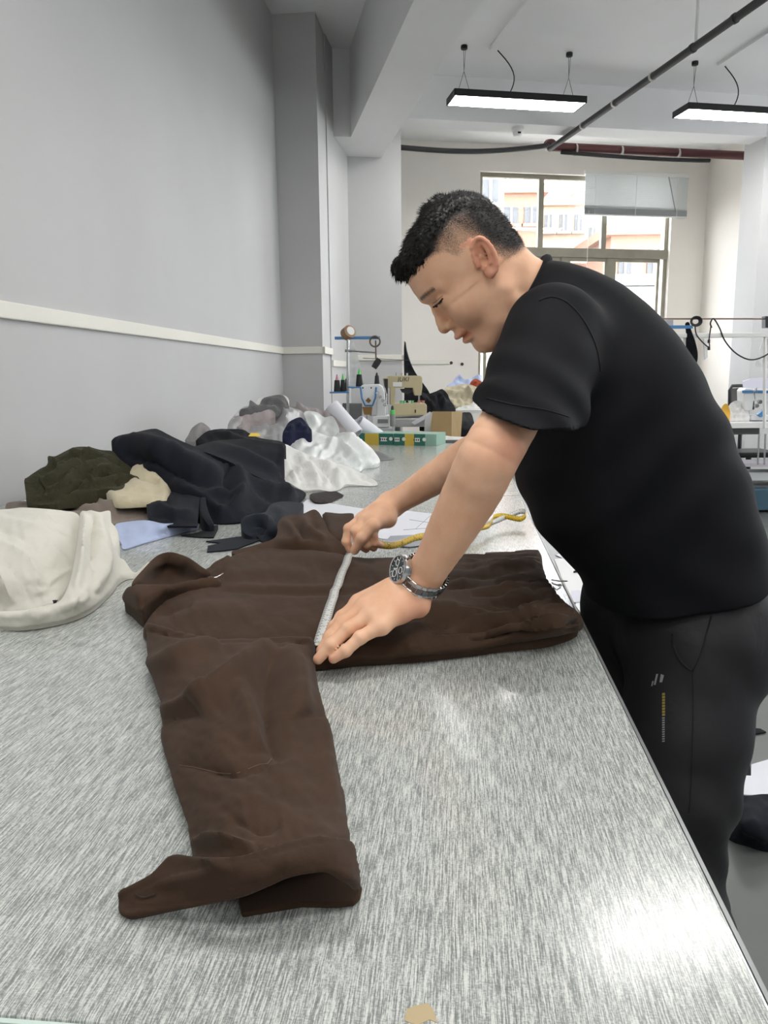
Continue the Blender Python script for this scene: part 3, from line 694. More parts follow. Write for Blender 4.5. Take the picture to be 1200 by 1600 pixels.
st2_ = fast_mesh('cropped_strands', np.array(tv_), np.array(tf_), M_hair, hair); st2_['kind'] = 'stuff'
# ------------------------------------------------------------------ cutting table
def m_laminate():
    t = NT('streaked_laminate')
    rot = (0, 0, -_A)            # object space -> table frame (x across, y along)
    def streak(sx, sy, dist=0):
        tc = t.n('TexCoord'); vr = t.n('VectorRotate'); vr.rotation_type = 'Z_AXIS'; vr.inputs['Angle'].default_value = _A
        t.l(tc.outputs['Object'], vr.inputs['Vector']); mp = t.n('Mapping'); mp.inputs['Scale'].default_value = (sx, sy, 1); t.l(vr.outputs[0], mp.inputs[0])
        return mp.outputs[0]
    a = t.noise(streak(900, 34), 1, 2, .6)          # long thin streaks
    c = t.noise(streak(420, 800), 1, 2, .6)         # short cross weave
    e = t.noise(streak(1500, 200), 1, 2, .5)
    big = t.noise(streak(2, 2), 1, 3)
    A1 = t.n('Math', operation='MULTIPLY_ADD'); t.l(c, A1.inputs[0]); A1.inputs[1].default_value = .42; t.l(a, A1.inputs[2])
    A2 = t.n('Math', operation='MULTIPLY_ADD'); t.l(e, A2.inputs[0]); A2.inputs[1].default_value = .5; t.l(A1.outputs[0], A2.inputs[2])
    A3 = t.n('Math', operation='MULTIPLY_ADD'); t.l(big, A3.inputs[0]); A3.inputs[1].default_value = .08; t.l(A2.outputs[0], A3.inputs[2])
    colr = t.ramp(A3.outputs[0], [(.0, srgb(116, 119, 117)), (.28, srgb(139, 143, 140)), (.46, srgb(178, 181, 177)), (.62, srgb(202, 204, 199)), (1.0, srgb(216, 217, 211))])
    # the sum runs to ~2.1, bring to 0..1
    cr = [n for n in t.t.nodes if n.bl_idname == 'ShaderNodeValToRGB'][-1]
    mr = t.n('MapRange'); mr.inputs['From Min'].default_value = .72; mr.inputs['From Max'].default_value = 1.42
    t.l(A3.outputs[0], mr.inputs['Value']); t.l(mr.outputs[0], cr.inputs[0])
    t.l(colr, t.b.inputs['Base Color'])
    t.b.inputs['Roughness'].default_value = .17; t.b.inputs['Specular IOR Level'].default_value = .5
    t.bump(mr.outputs[0], .05, .0004); return t.m
M_lam = m_laminate()
M_edge = plain('pale_green_edge_band', (196, 212, 204), .35)
M_leg = plain('table_leg_steel', (150, 152, 152), .4, .5)
def table(name, n0, n1, t0, t1, z, label, mat=M_lam, leg=True, fr=tw, legmat=M_leg, cat='table', th=.03, edge=M_edge):
    o = thing(name, fr((n0+n1)/2, (t0+t1)/2, 0), label, cat)
    b = MB(); b.span((n0, t0, z-th), (n1, t1, z), fr); b.build('table_top', mat, o, bevel=.003, seg=2)
    b = MB(); e = .004
    b.span((n0-e, t0-e, z-th), (n1+e, t0-.0005, z-.0015), fr); b.build('edge_band', edge, o)
    b = MB(); b.span((n1+.0005, t0-e, z-th), (n1+e, t1, z-.0015), fr); b.build('edge_band', M_leg, o)
    if leg:
        for n_ in (n0+.08, n1-.08):
            for t_ in (t0+.12, t1-.12):
                b = MB(); b.span((n_-.02, t_-.02, 0), (n_+.02, t_+.02, z-th), fr); b.build('leg', legmat, o, bevel=.003)
        for n_ in (n0+.08, n1-.08):
            b = MB(); b.span((n_-.015, t0+.12, z-th-.06), (n_+.015, t1-.12, z-th-.02), fr); b.build('rail', legmat, o)
    return o
# near edge of the top passes the lower left corner of the frame
tA = onz(0, 1587, TZ); tB = onz(215, 1601, TZ)
T0 = (tA@T+tB@T)/2
tab1 = table('cutting_table', -1.49, .20, T0, 2.615, TZ, 'long streaked grey laminate cutting table under the brown jacket')
tab2 = table('cutting_table', -1.49, .20, 2.62, 5.22, TZ, 'streaked grey laminate cutting table behind the jacket, under the white fabric')
b = MB(); st = onz(662, 1585, TZ)
b.prism([(-.012, -.006), (-.004, -.009), (.004, -.004), (.009, -.006), (.006, .004), (.002, .009), (-.006, .006), (-.011, .003)], st, N, T, Z, .0004)
ch = b.build('glue_stain', plain('glue_stain', (176, 158, 124), .6), tab1); ch['label'] = 'small brown glue stain'

# ------------------------------------------------------------------ draped cloth tool
def catmull(P, step, closed=True, sharp=()):
    P = np.asarray(P, float); n = len(P); out = []
    for i in range(n if closed else n-1):
        p0, p1, p2, p3 = (P[(i-1) % n], P[i], P[(i+1) % n], P[(i+2) % n]) if closed else (P[max(i-1, 0)], P[i], P[i+1], P[min(i+2, n-1)])
        m1 = (p2-p0)*.5; m2 = (p3-p1)*.5
        if i in sharp: m1 = (p2-p1)
        if ((i+1) % n) in sharp: m2 = (p2-p1)
        L = np.linalg.norm((p2-p1)[:2]); k = max(1, int(round(L/step)))
        for j in range(k):
            t = j/k; h = (2*t**3-3*t**2+1)*p1+(t**3-2*t**2+t)*m1+(-2*t**3+3*t**2)*p2+(t**3-t**2)*m2; out.append(h)
    if not closed: out.append(P[-1])
    return np.array(out)
def inpoly(X, Y, poly):
    c = np.zeros(X.shape, bool); n = len(poly); j = n-1
    for i in range(n):
        xi, yi = poly[i]; xj, yj = poly[j]
        if yi != yj: c ^= ((yi > Y) != (yj > Y)) & (X < (xj-xi)*(Y-yi)/(yj-yi)+xi)
        j = i
    return c
def seg_dist(X, pl):       # distance to polyline, signed side, param
    best = np.full(len(X), 1e9); side = np.zeros(len(X)); par = np.zeros(len(X)); n = len(pl)-1
    for i in range(n):
        a, b_ = pl[i], pl[i+1]; ab = b_-a; t = np.clip(((X-a)@ab)/(ab@ab+1e-9), 0, 1); q = X-a-t[:, None]*ab
        d = np.hypot(q[:, 0], q[:, 1]); m = d < best; best[m] = d[m]
        side[m] = np.sign(ab[0]*(X[m, 1]-a[1])-ab[1]*(X[m, 0]-a[0])); par[m] = (i+t[m])/n
    return best, side, par
def depth_of(x, y, kind, v):
    r = ray(x, y)
    if kind == 'h': return (TZ+v-CAMZ)/r[2]
    if kind == 'z': return (v-CAMZ)/r[2]
    return v/r[1]
def noise2(X, s, seed, octv=3):
    r = np.random.default_rng(seed); out = np.zeros(len(X)); a = 1; tot = 0
    for o in range(octv):
        for _ in range(5):
            th = r.uniform(0, 2*math.pi); k = 2*math.pi/s*(2**o)*r.uniform(.6, 1.4)
            ph = r.uniform(0, 6.28); w_ = r.uniform(0, 2*math.pi)
            u = X[:, 0]*math.cos(th)+X[:, 1]*math.sin(th); v_ = -X[:, 0]*math.sin(th)+X[:, 1]*math.cos(th)
            out += a*np.sin(k*u+ph+1.3*np.sin(k*.45*v_+w_))
        tot += 5*a; a *= .5
    return out/tot*2.2
def drape(name, outline, mat, ctrl=(), folds=(), parent=None, step=7, kind='h', edge=.0, ew=8, noise=(), seed=1, sharp=(), base=None, smooth_edge=True, floor_z=None, thick=None, noskirt=None, ef=6):
    """outline / ctrl: (px, py, value[, kind]); value = height over the table ('h') or forward distance ('y').
    folds: (polyline px, amp m, width px, type) type ridge|step|crease; noise: list of (amp m, size px)."""
    kd = lambda p: p[3] if len(p) > 3 else kind
    O = np.array([(p[0], p[1], 1/depth_of(p[0], p[1], kd(p), p[2])) for p in outline])
    R = catmull(O, step, True, sharp); poly = R[:, :2]
    CP = [tuple(r) for r in R[::max(1, len(R)//90)]]+[(p[0], p[1], 1/depth_of(p[0], p[1], kd(p), p[2])) for p in ctrl]
    CP = np.array(CP); X0 = CP[:, :2]; sc = 100.
    def tps(r): return np.where(r > 1e-9, r*r*np.log(r+1e-12), 0)
    A = tps(np.linalg.norm((X0[:, None]-X0[None])/sc, axis=2))+np.eye(len(X0))*1e-3
    Pm = np.c_[np.ones(len(X0)), X0/sc]; K = np.block([[A, Pm], [Pm.T, np.zeros((3, 3))]])
    w_ = np.linalg.lstsq(K, np.r_[CP[:, 2], 0, 0, 0], rcond=None)[0]
    def qf(X):
        out = np.zeros(len(X))
        for s in range(0, len(X), 4000):
            x = X[s:s+4000]; out[s:s+4000] = tps(np.linalg.norm((x[:, None]-X0[None])/sc, axis=2))@w_[:-3]+np.c_[np.ones(len(x)), x/sc]@w_[-3:]
        return out
    x0, y0 = poly.min(0); x1, y1 = poly.max(0)
    gx, gy = np.meshgrid(np.arange(x0+step*.5, x1, step), np.arange(y0+step*.5, y1, step*.87)); gx[1::2] += step/2
    G = np.c_[gx.ravel(), gy.ravel()]; G = G[inpoly(G[:, 0], G[:, 1], poly)]
    dE, _, _ = seg_dist(G, np.r_[poly, poly[:1]]); G = G[dE > step*.45]
    Xa = np.r_[poly, G]; nb = len(poly)
    vs, es, fs, *_ = delaunay_2d_cdt([Vector(p) for p in Xa], [], [list(range(nb))], 1, 1e-4)
    X = np.array([(v.x, v.y) for v in vs]); tri = np.array([f for f in fs if len(f) == 3])
    q = qf(X); dE, _, _ = seg_dist(X, np.r_[poly, poly[:1]])
    D = 1/q
    # base normal (numerically)
    rr = lambda X: _fw[None]+_right[None]*((X[:, :1]-600)/F)-_up[None]*((X[:, 1:]-800)/F)
    Pt = lambda X, D: CAM[None]+rr(X)*D[:, None]
    e = 1.5; ex = np.array([e, 0]); ey = np.array([0, e])
    P0 = Pt(X, D); Px = Pt(X+ex, 1/np.maximum(qf(X+ex), 1e-3)); Py = Pt(X+ey, 1/np.maximum(qf(X+ey), 1e-3))
    nr = np.cross(Px-P0, Py-P0); nr /= np.linalg.norm(nr, axis=1)[:, None]+1e-12
    vd = rr(X); vd /= np.linalg.norm(vd, axis=1)[:, None]; sg = -np.sign(np.sum(nr*vd, 1)); nr *= sg[:, None]
    H = np.zeros(len(X))
    for fd in folds:
        pl, amp, wd, ty = fd[:4]; pl = catmull(np.array([(a, c, 0) for a, c in pl], float), 8, False)[:, :2]
        d, s_, t = seg_dist(X, pl); tap = np.sin(np.clip(t, 0, 1)*math.pi)**.5 if not (len(fd) > 4 and fd[4] == 'full') else 1
        if ty == 'ridge': H += amp*np.exp(-(d/wd)**2)*tap
        elif ty == 'crease': H -= amp*np.exp(-d/wd)*tap
        elif ty == 'step': H += amp*np.where(s_ > 0, np.exp(-d/(wd*4)), 0)*tap*np.clip(d/2+.35, 0, 1)
        elif ty == 'sharp': H += amp*np.exp(-d/wd)*tap
    for i, (am, sz) in enumerate(noise): H += am*noise2(X, sz, seed*10+i)
    if edge:
        u = np.clip(dE/ew, 0, 1); H = H*np.clip(dE/ef, .0, 1)+edge*(np.sqrt(1-(1-u)**2)-1)
    else: H = H*np.clip(dE/ef, .12, 1)
    P = P0+nr*H[:, None]
    zb = (TZ if floor_z is None else floor_z)+.0012
    P[:, 2] = np.maximum(P[:, 2], zb+.0008)
    # close the solid: skirt down to the supporting surface
    if len(tri) == 0: return None
    ed = {}
    for f in tri:
        for a, c in ((f[0], f[1]), (f[1], f[2]), (f[2], f[0])): ed[(int(a), int(c))] = 1
    bd = [(a, c) for a, c in ed if (c, a) not in ed]
    if noskirt is not None: bd = [(a, c) for a, c in bd if not noskirt(*((X[a]+X[c])/2))]
    bv_ = sorted({a for a, c in bd} | {c for a, c in bd}); mp = {v: len(P)+i for i, v in enumerate(bv_)}
    cen = P.mean(0); S = P[bv_].copy()
    if thick is not None:           # thin sheet: offset copy instead of a skirt to the ground
        mp2 = np.arange(len(P))+len(P); P2 = P-nr*thick; P2[:, 2] = np.maximum(P2[:, 2], zb)
        Vv = np.r_[P, P2]; Fq = [tuple(map(int, f)) for f in tri]+[tuple(int(mp2[i]) for i in f[::-1]) for f in tri]+[(a, c, int(mp2[c]), int(mp2[a]))[::-1] for a, c in bd]
    else:
        S[:, :2] += (cen[:2]-S[:, :2])*.012; S[:, 2] = zb
        Vv = np.r_[P, S]; Fq = [tuple(map(int, f)) for f in tri]+[(c, a, mp[a], mp[c]) for a, c in bd]
    me = bpy.data.meshes.new(name); me.from_pydata(Vv.tolist(), [], Fq); me.update()
    me.polygons.foreach_set('use_smooth', [True]*len(me.polygons)); me.set_sharp_from_angle(angle=math.radians(70))
    import bmesh
    bm = bmesh.new(); bm.from_mesh(me); bmesh.ops.recalc_face_normals(bm, faces=bm.faces); bm.to_mesh(me); bm.free()
    o = bpy.data.objects.new(name, me); COL.objects.link(o); me.materials.append(mat)
    if parent is not None: setp(o, parent)
    return o
def bvh_of(*objs):
    vs = []; fs = []
    for o in objs:
        k = len(vs); vs += [v.co.copy() for v in o.data.vertices]; fs += [[i+k for i in p.vertices] for p in o.data.polygons]
    return BVHTree.FromPolygons(vs, fs)
def hit(bv, x, y):
    d = ray(x, y); d = d/np.linalg.norm(d); loc, nrm, _, _ = bv.ray_cast(Vector(CAM), Vector(d)); 
    return (np.array(loc), np.array(nrm)) if loc else (None, None)
# ------------------------------------------------------------------ brown jacket
M_brown = cloth('brown_wool', (69, 53, 42), .92, .05, .12, 1100, .35, .12, .12, 10)
M_brown2 = cloth('brown_wool_trim', (62, 47, 37), .92, .05, .12, 1100, .35, .12, .12, 14)
jk = thing('jacket', onz(560, 950, TZ), 'dark brown wool jacket laid out flat, being measured', 'jacket')
gather = []
rg = np.random.default_rng(3)
for k in range(15):
    u = k/14; yr = 860+u*112; xr = 846+u*62; xl = rg.uniform(640, 790); yl = 866+u*128+rg.uniform(-5, 5)
    gather.append(([(xl, yl), ((xl+xr)/2, (yl+yr)/2+rg.uniform(-4, 4)), (xr-4, yr)], rg.uniform(.012, .020), rg.uniform(2.0, 3.6), 'crease'))
    gather.append(([(xr-90, yr+10+u*4), (xr-40, yr+6), (xr-3, yr+4.5)], .011, 3.0, 'ridge'))
jb = drape('body_panel', [(226, 966, .02), (262, 925, .035), (330, 878, .035), (380, 857, .035), (430, 845, .035), (480, 842, .035), (520, 853, .03), (548, 864, .03), (600, 866, .028), (650, 862, .028), (700, 860, .03),
    (745, 858, .03), (800, 855, .03), (842, 854, .03), (850, 878, .032), (858, 900, .034), (880, 930, .04), (905, 950, .042), (917, 968, .032), (918, 982, .017), (905, 992, .0135), (860, 1003, .014),
    (800, 1011, .013), (740, 1019, .013), (650, 1029, .013), (560, 1034, .013), (500, 1037, .013), (470, 1030, .02), (420, 1010, .03), (300, 1000, .03), (228, 990, .02)], M_brown,
    ctrl=[(600, 950, .034), (400, 925, .036), (750, 930, .040), (700, 985, .042), (800, 985, .042), (870, 975, .056), (300, 945, .036), (560, 1010, .030), (640, 1005, .036)],
    folds=gather+[([(345, 921), (430, 925), (500, 926), (560, 922), (640, 914), (720, 908)], 0.0085, 3, 'crease'), ([(350, 916), (430, 919), (500, 920), (560, 916)], 0.0051, 5, 'ridge'),
      ([(420, 880), (480, 872), (540, 885), (600, 905)], 0.0085, 12, 'ridge'), ([(350, 900), (420, 893), (500, 898)], 0.0068, 10, 'ridge'), ([(330, 885), (355, 870), (352, 884), (320, 908)], 0.0085, 4, 'ridge'),
      ([(640, 945), (700, 952), (760, 960), (850, 955)], 0.0136, 10, 'ridge'), ([(560, 975), (640, 962), (720, 968)], 0.0102, 6, 'crease'), ([(660, 965), (740, 975), (790, 972)], 0.0136, 4, 'crease'),
      ([(700, 905), (760, 915), (830, 925)], 0.0102, 8, 'ridge'), ([(740, 880), (790, 884), (840, 880)], 0.0085, 6, 'ridge'), ([(760, 990), (830, 975), (900, 965)], 0.0102, 9, 'ridge'),
      ([(270, 965), (330, 955), (400, 960)], 0.0102, 16, 'ridge'), ([(240, 958), (275, 950), (300, 952)], 0.0102, 10, 'crease')],
    parent=jk, step=3, edge=.013, ew=9, noise=[(.0012, 60), (.0006, 22)], seed=4)
slv = drape('sleeve', [(226, 968, .035), (280, 980, .05), (345, 991, .052), (430, 988, .052), (475, 988, .05), (497, 998, .03), (501, 1050, .014), (508, 1085, .014), (520, 1130, .014), (533, 1190, .014), (545, 1250, .014),
    (552, 1292, .016), (554, 1316, .022), (520, 1316, .06), (470, 1326, .058), (420, 1340, .055), (350, 1348, .05), (300, 1350, .03), (291, 1325, .014), (284, 1290, .014), (270, 1245, .014), (257, 1200, .014), (244, 1155, .014),
    (247, 1110, .014), (240, 1085, .014), (233, 1060, .014), (224, 1020, .016), (222, 995, .02)], M_brown,
    ctrl=[(330, 1060, .065), (420, 1060, .062), (340, 1150, .062), (430, 1150, .058), (370, 1240, .058), (450, 1240, .056), (400, 1300, .060), (480, 1290, .056), (260, 1040, .045), (470, 1090, .05)],
    folds=[([(235, 984), (290, 992), (350, 1000), (430, 998), (480, 1003)], 0.0096, 2.5, 'crease', 'full'), ([(230, 975), (290, 983), (350, 990), (430, 987)], 0.0048, 4, 'ridge'),
      ([(425, 1005), (400, 1030), (360, 1065), (305, 1105)], 0.0256, 17, 'ridge'), ([(343, 1003), (300, 1018), (250, 1035), (226, 1040)], 0.0160, 13, 'ridge'), ([(330, 1085), (290, 1098), (246, 1118)], 0.011, 10, 'ridge'),
      ([(320, 1108), (285, 1118), (248, 1130)], 0.006, 7, 'crease'), ([(420, 1025), (418, 1080), (424, 1140), (440, 1190)], 0.0160, 16, 'crease'), ([(450, 1010), (462, 1060), (470, 1120)], 0.0160, 18, 'ridge'),
      ([(370, 1075), (390, 1120), (400, 1170)], 0.0128, 16, 'ridge'), ([(282, 1194), (330, 1202), (370, 1206), (420, 1192)], 0.0080, 9, 'crease'), ([(300, 1322), (330, 1315), (360, 1322), (400, 1325)], 0.0128, 8, 'ridge'),
      ([(360, 1280), (400, 1290), (440, 1285)], 0.0096, 12, 'crease'), ([(500, 1120), (510, 1200), (525, 1280)], 0.0080, 12, 'ridge')],
    parent=jk, step=4, edge=.013, ew=11, noise=[(.0016, 90), (.0007, 30)], seed=9, noskirt=lambda x, y: y > 1300 and 300 < x < 552)
slv['label'] = 'near sleeve stretched towards the camera'
cf = drape('cuff', [(554, 1314, .04), (520, 1304, .060), (490, 1302, .062), (435, 1315, .064), (380, 1333, .062), (336, 1338, .058), (300, 1337, .046), (264, 1335, .036), (233, 1364, .028), (186, 1392, .016),
    (182, 1406, .008), (192, 1431, .006), (252, 1426, .012), (307, 1418, .022), (373, 1406, .034), (417, 1389, .044), (453, 1374, .05), (501, 1363, .053), (530, 1363, .051), (549, 1374, .044), (558, 1386, .032), (566, 1390, .018), (567, 1372, .026), (562, 1345, .034)], M_brown2,
    ctrl=[(450, 1345, .064), (380, 1372, .052), (300, 1385, .034), (520, 1335, .060)], folds=[([(200, 1396), (260, 1372), (330, 1352), (400, 1338), (480, 1318), (545, 1312)], .0016, 1.6, 'crease', 'full'),
      ([(196, 1420), (260, 1414), (330, 1402), (410, 1378), (470, 1358), (540, 1356)], .0014, 1.5, 'crease', 'full'), ([(310, 1330), (330, 1340), (345, 1355)], .008, 7, 'ridge'), ([(240, 1380), (300, 1372), (360, 1352)], .004, 10, 'ridge')],
    parent=jk, step=4.5, edge=.002, ew=4, thick=.0045, noise=[(.0008, 50)], seed=5)
CL_PX = [(374, 1400), (373, 1415), (378, 1434), (417, 1427), (472, 1418), (527, 1419), (553, 1416), (563, 1406), (566, 1392), (556, 1378), (535, 1362), (500, 1352), (450, 1362), (400, 1385)]
_cl = [onz(x, y, TZ+.002) for x, y in CL_PX]; b = MB(); b.prism([tuple(p[:2]) for p in _cl], (0, 0, TZ+.001), np.array([1., 0, 0]), np.array([0, 1., 0]), Z, .005); b.build('cuff_lining', M_brown2, jk, bevel=.002)
# buttonhole and thread on the sleeve
bvj = bvh_of(slv, cf, jb)
b = MB(); pts = [hit(bvj, x, y) for x, y in ((212, 1397), (220, 1402), (228, 1403), (238, 1399), (244, 1398))]; b.tube([p+n_*.0008 for p, n_ in pts if p is not None], .0008, 6)
b.build('buttonhole', plain('dark_brown_thread', (40, 28, 22), .8), cf)
b = MB(); pts = [hit(bvj, x, y) for x, y in ((280, 1196), (300, 1198), (320, 1202), (340, 1207), (356, 1209), (372, 1208), (390, 1201), (405, 1195), (418, 1194), (424, 1186))]
b.tube([p+n_*.0006 for p, n_ in pts if p is not None], .00025, 5); tag(b.build('loose_thread', plain('pale_thread', (118, 96, 80), .8)), 'fine pale thread lying across the brown sleeve', 'thread')
# collar
colb = drape('collar', [(214, 912, .06), (230, 892, .064), (247, 873, .068), (266, 867, .07), (288, 874, .068), (308, 887, .062), (322, 897, .055), (300, 914, .032), (270, 922, .03), (240, 924, .032)], M_brown,
    ctrl=[(262, 897, .034), (285, 899, .034), (240, 903, .04)], folds=[([(240, 886), (262, 878), (290, 884)], .006, 5, 'ridge')], parent=jk, step=4, edge=.004, ew=5, thick=.006, seed=2)
drape('collar_front', [(187, 932, .026), (192, 919, .044), (205, 911, .056), (222, 908, .062), (260, 909, .060), (300, 903, .056), (325, 897, .054), (341, 898, .052), (344, 905, .05), (326, 910, .046), (297, 918, .044), (266, 929, .042), (238, 943, .038), (224, 955, .034), (213, 958, .026), (199, 950, .02), (189, 942, .02)],
    M_brown, ctrl=[(215, 930, .055), (260, 918, .056)], folds=[([(222, 946), (245, 932), (280, 918), (325, 905)], .002, 1.5, 'crease', 'full')], parent=jk, step=4, edge=.008, ew=6, noise=[(.0006, 40)], seed=3)
bvc = bvh_of(jb, slv)
b = MB(); z0 = hit(bvc, 336, 914)[0]; z1 = hit(bvc, 349, 908)[0]
b.cyl(z0+Z*.012, z1+Z*.014, .0016, n=8); b.cyl(hit(bvc, 323, 911)[0]+Z*.012, z0+Z*.012, .002, n=8); b.sphere(z0+Z*.012, .003, 6); b.build('zip_pull', plain('zip_silver', (225, 225, 228), .25, .9), jk, smooth=True)
# far sleeve, crumpled, with its dark cuff
drape('sleeve', [(362, 862, .03), (400, 851, .04), (428, 841, .045), (434, 828, .05), (434, 817, .055), (445, 806, .06), (472, 803, .062), (484, 798, .068), (491, 796, .07), (498, 800, .068), (508, 817, .065), (516, 833, .06), (536, 850, .045), (546, 864, .03), (520, 868, .03), (470, 862, .035), (420, 866, .03), (380, 868, .03)], M_brown,
    ctrl=[(470, 835, .06), (450, 850, .048)], folds=[([(440, 815), (455, 822), (462, 838), (470, 850)], .012, 6, 'ridge'), ([(475, 806), (478, 822), (495, 838), (510, 845)], .014, 6, 'ridge'), ([(452, 812), (470, 830), (480, 845)], .012, 4, 'crease'),
      ([(490, 800), (488, 815), (500, 828)], .010, 4, 'crease'), ([(430, 845), (470, 852), (520, 856)], .010, 7, 'ridge'), ([(400, 858), (450, 862), (500, 862)], .008, 4, 'crease')], parent=jk, step=4, noise=[(.002, 30)], seed=8)
drape('cuff', [(503, 802, .045), (508, 798, .05), (530, 800, .048), (553, 801, .045), (549, 818, .03), (544, 834, .02), (538, 846, .012), (526, 842, .02), (514, 830, .04)], M_brown2, parent=jk, step=5, edge=.004, ew=6, seed=2)

# ------------------------------------------------------------------ tape measure
def m_tape(name, base, ink):
    t = NT(name); uv = t.n('UVMap'); sx = t.n('SeparateXYZ'); t.l(uv.outputs[0], sx.inputs[0])
    def per(k, wd):
        a = t.n('Math', operation='MULTIPLY'); a.inputs[1].default_value = k; t.l(sx.outputs[0], a.inputs[0])
        f_ = t.n('Math', operation='FRACT'); t.l(a.outputs[0], f_.inputs[0]); c = t.n('Math', operation='LESS_THAN'); c.inputs[1].default_value = wd; t.l(f_.outputs[0], c.inputs[0]); return c.outputs[0]
    def band(lo, hi):
        a = t.n('Math', operation='GREATER_THAN'); a.inputs[1].default_value = lo; t.l(sx.outputs[1], a.inputs[0])
        c = t.n('Math', operation='LESS_THAN'); c.inputs[1].default_value = hi; t.l(sx.outputs[1], c.inputs[0])
        m = t.n('Math', operation='MULTIPLY'); t.l(a.outputs[0], m.inputs[0]); t.l(c.outputs[0], m.inputs[1]); return m.outputs[0]
    def mul(a, c): m = t.n('Math', operation='MULTIPLY'); t.l(a, m.inputs[0]); t.l(c, m.inputs[1]); return m.outputs[0]
    def mxm(a, c): m = t.n('Math', operation='MAXIMUM'); t.l(a, m.inputs[0]); t.l(c, m.inputs[1]); return m.outputs[0]
    ticks = mxm(mxm(mul(per(200, .4), band(.0, .18)), mul(per(100, .25), band(0, .30))), mxm(mul(per(200, .4), band(.84, 1)), mul(per(100, .2), band(.72, 1))))
    mx = t.n('MixRGB'); t.l(ticks, mx.inputs[0]); mx.inputs[1].default_value = srgb(*base); mx.inputs[2].default_value = srgb(*ink)
    t.l(mx.outputs[0], t.b.inputs['Base Color']); t.b.inputs['Roughness'].default_value = .38; return t.m
M_tw = m_tape('tape_white', (214, 214, 210), (60, 60, 62)); M_ty = m_tape('tape_yellow', (214, 178, 36), (120, 98, 20)); M_ink = plain('tape_ink', (40, 36, 30), .6)
def ribbon(name, path, wdir, width, mats, parent, th=.0007):
    P = catmull(np.c_[np.asarray(path, float)][:, :], .004, False) if False else np.asarray(path, float)
    s_ = np.r_[0, np.cumsum(np.linalg.norm(np.diff(P, axis=0), axis=1))]; W = np.broadcast_to(np.asarray(wdir, float), P.shape); W = W/np.linalg.norm(W, axis=1)[:, None]
    tg = np.gradient(P, axis=0); nn = np.cross(tg, W); nn /= np.linalg.norm(nn, axis=1)[:, None]; m = len(P)
    V = np.r_[P-W*width/2+nn*th/2, P+W*width/2+nn*th/2, P-W*width/2-nn*th/2, P+W*width/2-nn*th/2]
    f = [(i, i+1, m+i+1, m+i) for i in range(m-1)]+[(2*m+i, 3*m+i, 3*m+i+1, 2*m+i+1) for i in range(m-1)]+[(i, 2*m+i, 2*m+i+1, i+1) for i in range(m-1)]+[(m+i, m+i+1, 3*m+i+1, 3*m+i) for i in range(m-1)]
    me = bpy.data.meshes.new(name); me.from_pydata(V.tolist(), [], f); uv = me.uv_layers.new(name='UVMap')
    for p in me.polygons:
        for li in p.loop_indices:
            vi = me.loops[li].vertex_index; uv.data[li].uv = (s_[vi % m], (vi//m) % 2)
    for mt in mats: me.materials.append(mt)
    for i, p in enumerate(me.polygons):
        p.material_index = 0 if i < m-1 else 1
        p.use_smooth = True
    o = bpy.data.objects.new(name, me); COL.objects.link(o)
    if parent: setp(o, parent)
    return o, P, W, nn
def smooth3(pts, n):
    pts = np.asarray(pts, float); t = np.linspace(0, len(pts)-1, n); out = []
    for u in t:
        i = min(int(u), len(pts)-2); f_ = u-i; p0, p1, p2, p3 = pts[max(i-1, 0)], pts[i], pts[i+1], pts[min(i+2, len(pts)-1)]
        out.append(.5*((2*p1)+(-p0+p2)*f_+(2*p0-5*p1+4*p2-p3)*f_**2+(-p0+3*p1-3*p2+p3)*f_**3))
    return np.array(out)
tp = thing('tape_measure', onz(530, 930, TZ+.04), 'yellow and white tape measure stretched across the brown jacket', 'tape measure')
wp = []
for u in np.linspace(0, 1, 26):
    x, y = 549+(497-549)*u-3*math.sin(u*math.pi), 862+(1014-862)*u; p, n_ = hit(bvc, x, y); p = onz(x, y, TZ+.036) if p is None else p; wp.append(p+Z*.004)
wp = np.array(wp); k5 = np.ones(5)/5; wz = np.convolve(np.pad(wp[:, 2], 2, mode='edge'), k5, 'valid'); wp[:, 2] = np.maximum(wz, wp[:, 2]-.002); wp = smooth3(wp, 60)
def digits(txts, P, W, nn, parent, size, side=1, flip=False):
    s_ = np.r_[0, np.cumsum(np.linalg.norm(np.diff(P, axis=0), axis=1))]
    for i, tx in enumerate(txts):
        d = (i+.5)*s_[-1]/len(txts); k = int(np.clip(np.searchsorted(s_, d), 1, len(P)-1)); p = P[k]; tg = P[k]-P[k-1]; tg /= np.linalg.norm(tg); wv = W[k]; nv = nn[k]*side
        if flip: tg = -tg
        yv = np.cross(nv, tg)
        cu = bpy.data.curves.new('number', 'FONT'); cu.body = tx; cu.size = size; cu.align_x = 'CENTER'; cu.align_y = 'CENTER'; cu.resolution_u = 2
        tmp = bpy.data.objects.new('number', cu); COL.objects.link(tmp); dg = bpy.context.evaluated_depsgraph_get(); me = bpy.data.meshes.new_from_object(tmp.evaluated_get(dg)); bpy.data.objects.remove(tmp)
        o = bpy.data.objects.new('number', me); COL.objects.link(o); me.materials.clear(); me.materials.append(M_ink)
        pos = p+nv*.0009; o.matrix_world = Matrix(((tg[0], yv[0], nv[0], pos[0]), (tg[1], yv[1], nv[1], pos[1]), (tg[2], yv[2], nv[2], pos[2]), (0, 0, 0, 1)))
        mw = o.matrix_world.copy(); o.parent = parent; o.matrix_parent_inverse = Matrix.Translation(-Vector(parent.location)) if parent.type == 'EMPTY' else parent.matrix_world.inverted(); o.matrix_world = mw
_, P_, W_, n_ = ribbon('tape_front', wp, (.97, .25, 0), .0165, [M_tw, M_ty], tp)
sd = 1 if n_[10][2] > 0 else -1
digits([str(k) for k in range(1, 24)], P_, W_, n_, tp, .006, sd)
